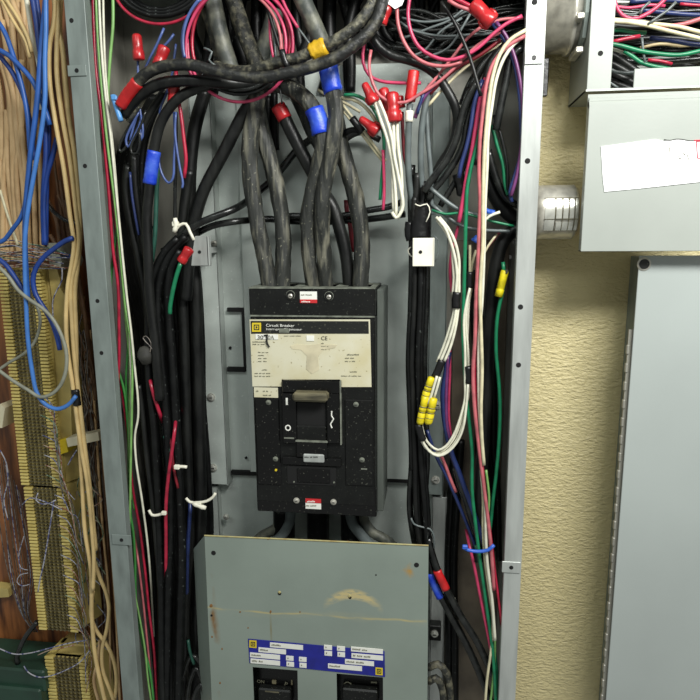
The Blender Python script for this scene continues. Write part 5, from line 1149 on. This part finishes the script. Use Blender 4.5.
for i, p in enumerate(['418,422 420,436 425,447 434,453 444,450 453,440 460,424 465,404 467,384 467,350 468,320 469,300 470,288', '420,424 422,438 428,449 436,455 446,452 456,441 463,424 467,404 469,384 468,350 466,320 468,300 470,288', '422,424 424,436 430,445 438,450 446,446 454,434 461,415 465,398 465,384 465,350 464,320 467,300 470,288', '419,424 422,440 429,451 438,456 448,452 457,442 463,428 466,408 468,384']):
    c = Wr('white_wire', 'white_wire', 1.7, p, .136 + .002 * i, 'white wire in the loop under the yellow connectors, ' + ['outer', 'second', 'inner', 'short outer'][i] + ' strand', n=8)
    if i == 1:
        tape(c, 'black_tape', 4.2, '418,424 420,432 423,440', .142); tape(c, 'black_tape', 4.2, '468,366 469,375 469,383', .140, label='black tape band beside the green wire')
c = Wr('cream_wire', 'cream_wire', 1.8, '470,245 470,262 470,275 471,290 469,300', .13, 'cream wire entering the black tape beside the long green one')
tape(c, 'black_tape', 4.4, '470,272 470,280 470,288', .135)
Wr('cream_wire', 'cream_wire', 1.6, '476,250 472,264 471,276', .128, 'second cream wire entering the black tape beside the long green one')
Wr('blue_wire', 'blue_wire', 3.2, '449,352 446,372 443,392 444,415 447,435 452,455 458,470 466,492 476,520 484,545', .118, 'stout navy blue wire behind the white strands down to the blue tie', n=10)
Wr('purple_wire', 'pink_wire', 1.7, '450,350 450,372 449,395 449,420 452,440', .116, 'thin magenta wire along the stout navy one')
Wr('purple_wire', 'purple_wire', 2.2, '448,356 447,375 446,400 447,425 450,440', .12, 'purple wire between the navy and the magenta ones')
Wr('blue_wire', 'blue_wire', 2.4, '427,430 432,445 438,460 446,475 456,498 466,522 476,548', .112, 'navy blue wire emerging from the yellow cluster toward the blue tie')
Wr('pink_wire', 'faded_pink_wire', 2.3, '438,450 444,462 450,478 456,492', .113, 'rose wire below the white loop')
c = Wr('black_cable', 'black_wire', 4.2, '456,468 460,484 466,500 472,520 480,545', .116, 'black taped cable slanting to the blue tie', 'cable')
Wr('pink_wire', 'pink_wire', 2.2, '466,530,.10 470,548,.13 474,565,.134 479,590 485,620 489,640 493,662', .134, 'magenta wire from the blue tie to the bottom')
Wr('cream_wire', 'cream_wire', 1.9, '481,470 483,500 483,530 485,560 489,590 493,620 491,650 487,680 485,706', .138, 'cream wire from the tie bowing out at the bottom')
Wr('cream_wire', 'pale_green_wire', 1.7, '486,470 489,500 486,530 487,560 491,600 495,640 493,680 490,706', .135, 'pale wire twisted with the cream one below the tie')
Wr('green_wire', 'green_wire', 2.3, '476,545 482,575 488,610 493,640 497,675 497,706', .13, 'green wire behind the pale ones down at the bottom')
Wr('red_wire', 'dark_red_wire', 2.4, '491,545 495,575 500,610 504,650', .125, 'dark red wire vanishing behind the flange near the bottom')
for i in range(5):
    x = 486 + 4 * i; Wr('black_wire', 'matt_black_wire', 3.8, [(x - 18, 250 + 20 * i), (x - 12, 330), (x - 8, 400), (x - 8, 450), (x - 5, 480), (x - 3, 520 + 10 * i)], .03 + .006 * (i % 3), 'black wire in the shade at the back beside the coloured wires', 'wire', 'shaded black wires behind the coloured ones', n=6)
for i in range(2):
    x = 447 + 6 * i; Wr('black_cable', 'matt_black_wire', 4.6, [(x + 8, 440), (x + 4, 500), (x + 1, 560), (x + 2, 640), (x + 2, 710)], .035 + .005 * i, 'black cable in the dark gap beside the lower bright rail', 'cable', 'black cables beside the lower rail', n=8)
c = Wr('black_cable', 'black_wire', 4.6, '424,545 430,565 437,588 448,610 460,632 472,656 484,684 494,710', .118, 'black cable with blue tape slanting down beside the cover edge', 'cable', n=10)
tape(c, 'blue_tape', 5.2, '430,573 435,586 440,597', .1185, label='blue tape collar')
c = Wr('black_cable', 'black_wire', 4.4, '428,538 434,560 441,578 450,596 462,618 476,640 488,664 500,690', .126, 'black cable with red tape slanting down beside the cover edge', 'cable', n=10)
tape(c, 'red_tape', 5.0, '437,570 441,579 446,589', .1265, label='red tape collar')
Wr('black_wire', 'grey_wire', 1.3, '411,518 414,524 422,527 430,529 434,536 434,548', .13, 'thin dark wire curling over the corner of the cover')
for i, p in enumerate(['428,668 438,664 446,672 450,690 450,710', '428,682 436,678 442,688 444,710']): Wr('black_wire', 'dusty_curve_cable', 4.8, p, .09, 'dusty black cable loop beside the cover at the bottom, ' + ['outer', 'inner'][i], 'cable', 'dusty loops by the cover')
# reflective divider at the back
mb = MB(); mb.pbox(449, 240, 500, 760, .004, .012, .001); tag(mb.build('divider_strip', 'divider_steel'), 'dull brownish steel strip at the back behind the tied coloured wires', 'divider')
mb = MB(); mb.pbox(452.5, 603, 456, 609, .03, .06, .001); tag(mb.build('plastic_clip', 'white_nylon'), 'tiny white plastic clip beside the red-taped cable', 'clip')

# ================================================================== junction box wires
J = [('pink_wire', 'pink_wire', 2.3, '613,-6 616,6 622,15 632,19 643,16 656,8 668,-4', .085, 'bright pink wire drooping in a U in the junction box'),
     ('pink_wire', 'pink_wire', 1.8, '612,6 630,8 650,5 665,6', .065, 'pink wire running sideways along the top of the junction box'),
     ('pink_wire', 'red_wire', 1.8, '680,4 692,5 710,6', .06, 'pink-red wire at the top far end of the junction box'),
     ('pink_wire', 'faded_pink_wire', 2.4, '655,26 670,26 684,24 700,19 715,14', .088, 'rose pink wire rising to the picture edge in the junction box'),
     ('cream_wire', 'cream_wire', 2.3, '606,21 625,22 645,25 665,30 690,36 715,42', .092, 'cream wire across the junction box, lower strand'),
     ('cream_wire', 'cream_wire', 2.3, '606,19 630,21 655,24 680,27 700,32 715,34', .089, 'cream wire across the junction box, upper strand'),
     ('green_wire', 'green_wire', 2.4, '606,31 620,30 632,32 646,33', .08, 'green wire passing under the cream ones in the junction box'),
     ('green_wire', 'green_wire', 2.5, '606,43 622,46 640,51 660,54 680,55 700,51 715,48', .094, 'long green wire sagging across the junction box'),
     ('green_wire', 'green_wire', 2.4, '624,51 632,56 640,62 652,66 670,69', .09, 'green wire branching below the long one in the junction box'),
     ('white_wire', 'white_wire', 1.8, '606,48 616,50 627,54 636,58', .086, 'white wire slanting under the long green one'),
     ('red_wire', 'red_wire', 2.3, '612,42 625,39 640,36', .084, 'red wire end slanting in the junction box'),
     ('red_wire', 'red_wire', 1.9, '648,60 660,61 672,64', .07, 'red wire peeking under the green one near the lip'),
     ('grey_wire', 'grey_wire', 1.5, '676,2 668,10 658,17 648,24', .095, 'shiny steel-grey wire slanting through the junction box'),
     ('grey_wire', 'grey_wire', 1.3, '612,13 625,14 636,14 642,10', .08, 'thin grey wire across the junction box near the pink U'),
     ('grey_wire', 'grey_wire', 1.5, '640,14 643,8 650,2', .09, 'bent grey wire end near the pink U'),
     ('grey_wire', 'grey_wire', 1.5, '642,38 643,50 645,62', .092, 'grey wire crossing over the long green one'),
     ('grey_wire', 'grey_wire', 2.0, '608,68 616,72 628,73 636,72', .06, 'grey wire curling in the lower corner of the junction box'),
     ('grey_wire', 'grey_wire', 1.5, '606,80 612,84 618,88', .07, 'grey wire end at the lower corner of the junction box'),
     ('blue_wire', 'blue_wire', 2.6, '640,10 660,12 680,14 700,15 715,14', .06, 'navy wire running sideways in the junction box, upper one'),
     ('blue_wire', 'blue_wire', 2.6, '650,38 670,40 690,44 715,46', .07, 'navy wire under the cream strands in the junction box'),
     ('blue_wire', 'blue_wire', 2.6, '630,2 660,0 690,2 715,4', .045, 'navy wire at the very top of the junction box'),
     ('cream_wire', 'conduit_beige', 1.8, '640,48 660,44 680,46 700,44', .05, 'brownish wire behind the long green one')]
for nm, m, r, p, d, l in J: Wr(nm, m, r, p, d, l, n=8)
for i in range(22):
    y = -4 + 3.3 * i; Wr('black_wire', ['matt_black_wire', 'black_wire', 'dark_cable'][i % 3], R.uniform(2.2, 3.4), [(604, y + R.uniform(-3, 3)), (640, y + R.uniform(-4, 4)), (675, y + R.uniform(-4, 4)), (720, y + R.uniform(-5, 5))], .02 + .006 * (i % 5), 'black wire in the dark mass at the back of the junction box', 'wire', 'black wires in the junction box', n=6)
for i in range(4): Wr('grey_cable', 'dark_cable', 4.2, [(604, 52 + 9 * i), (614, 56 + 9 * i), (626, 64 + 8 * i), (640, 74 + 6 * i)], .045, 'dark grey cable in the lower corner of the junction box', 'cable', 'dark cables in the box corner')
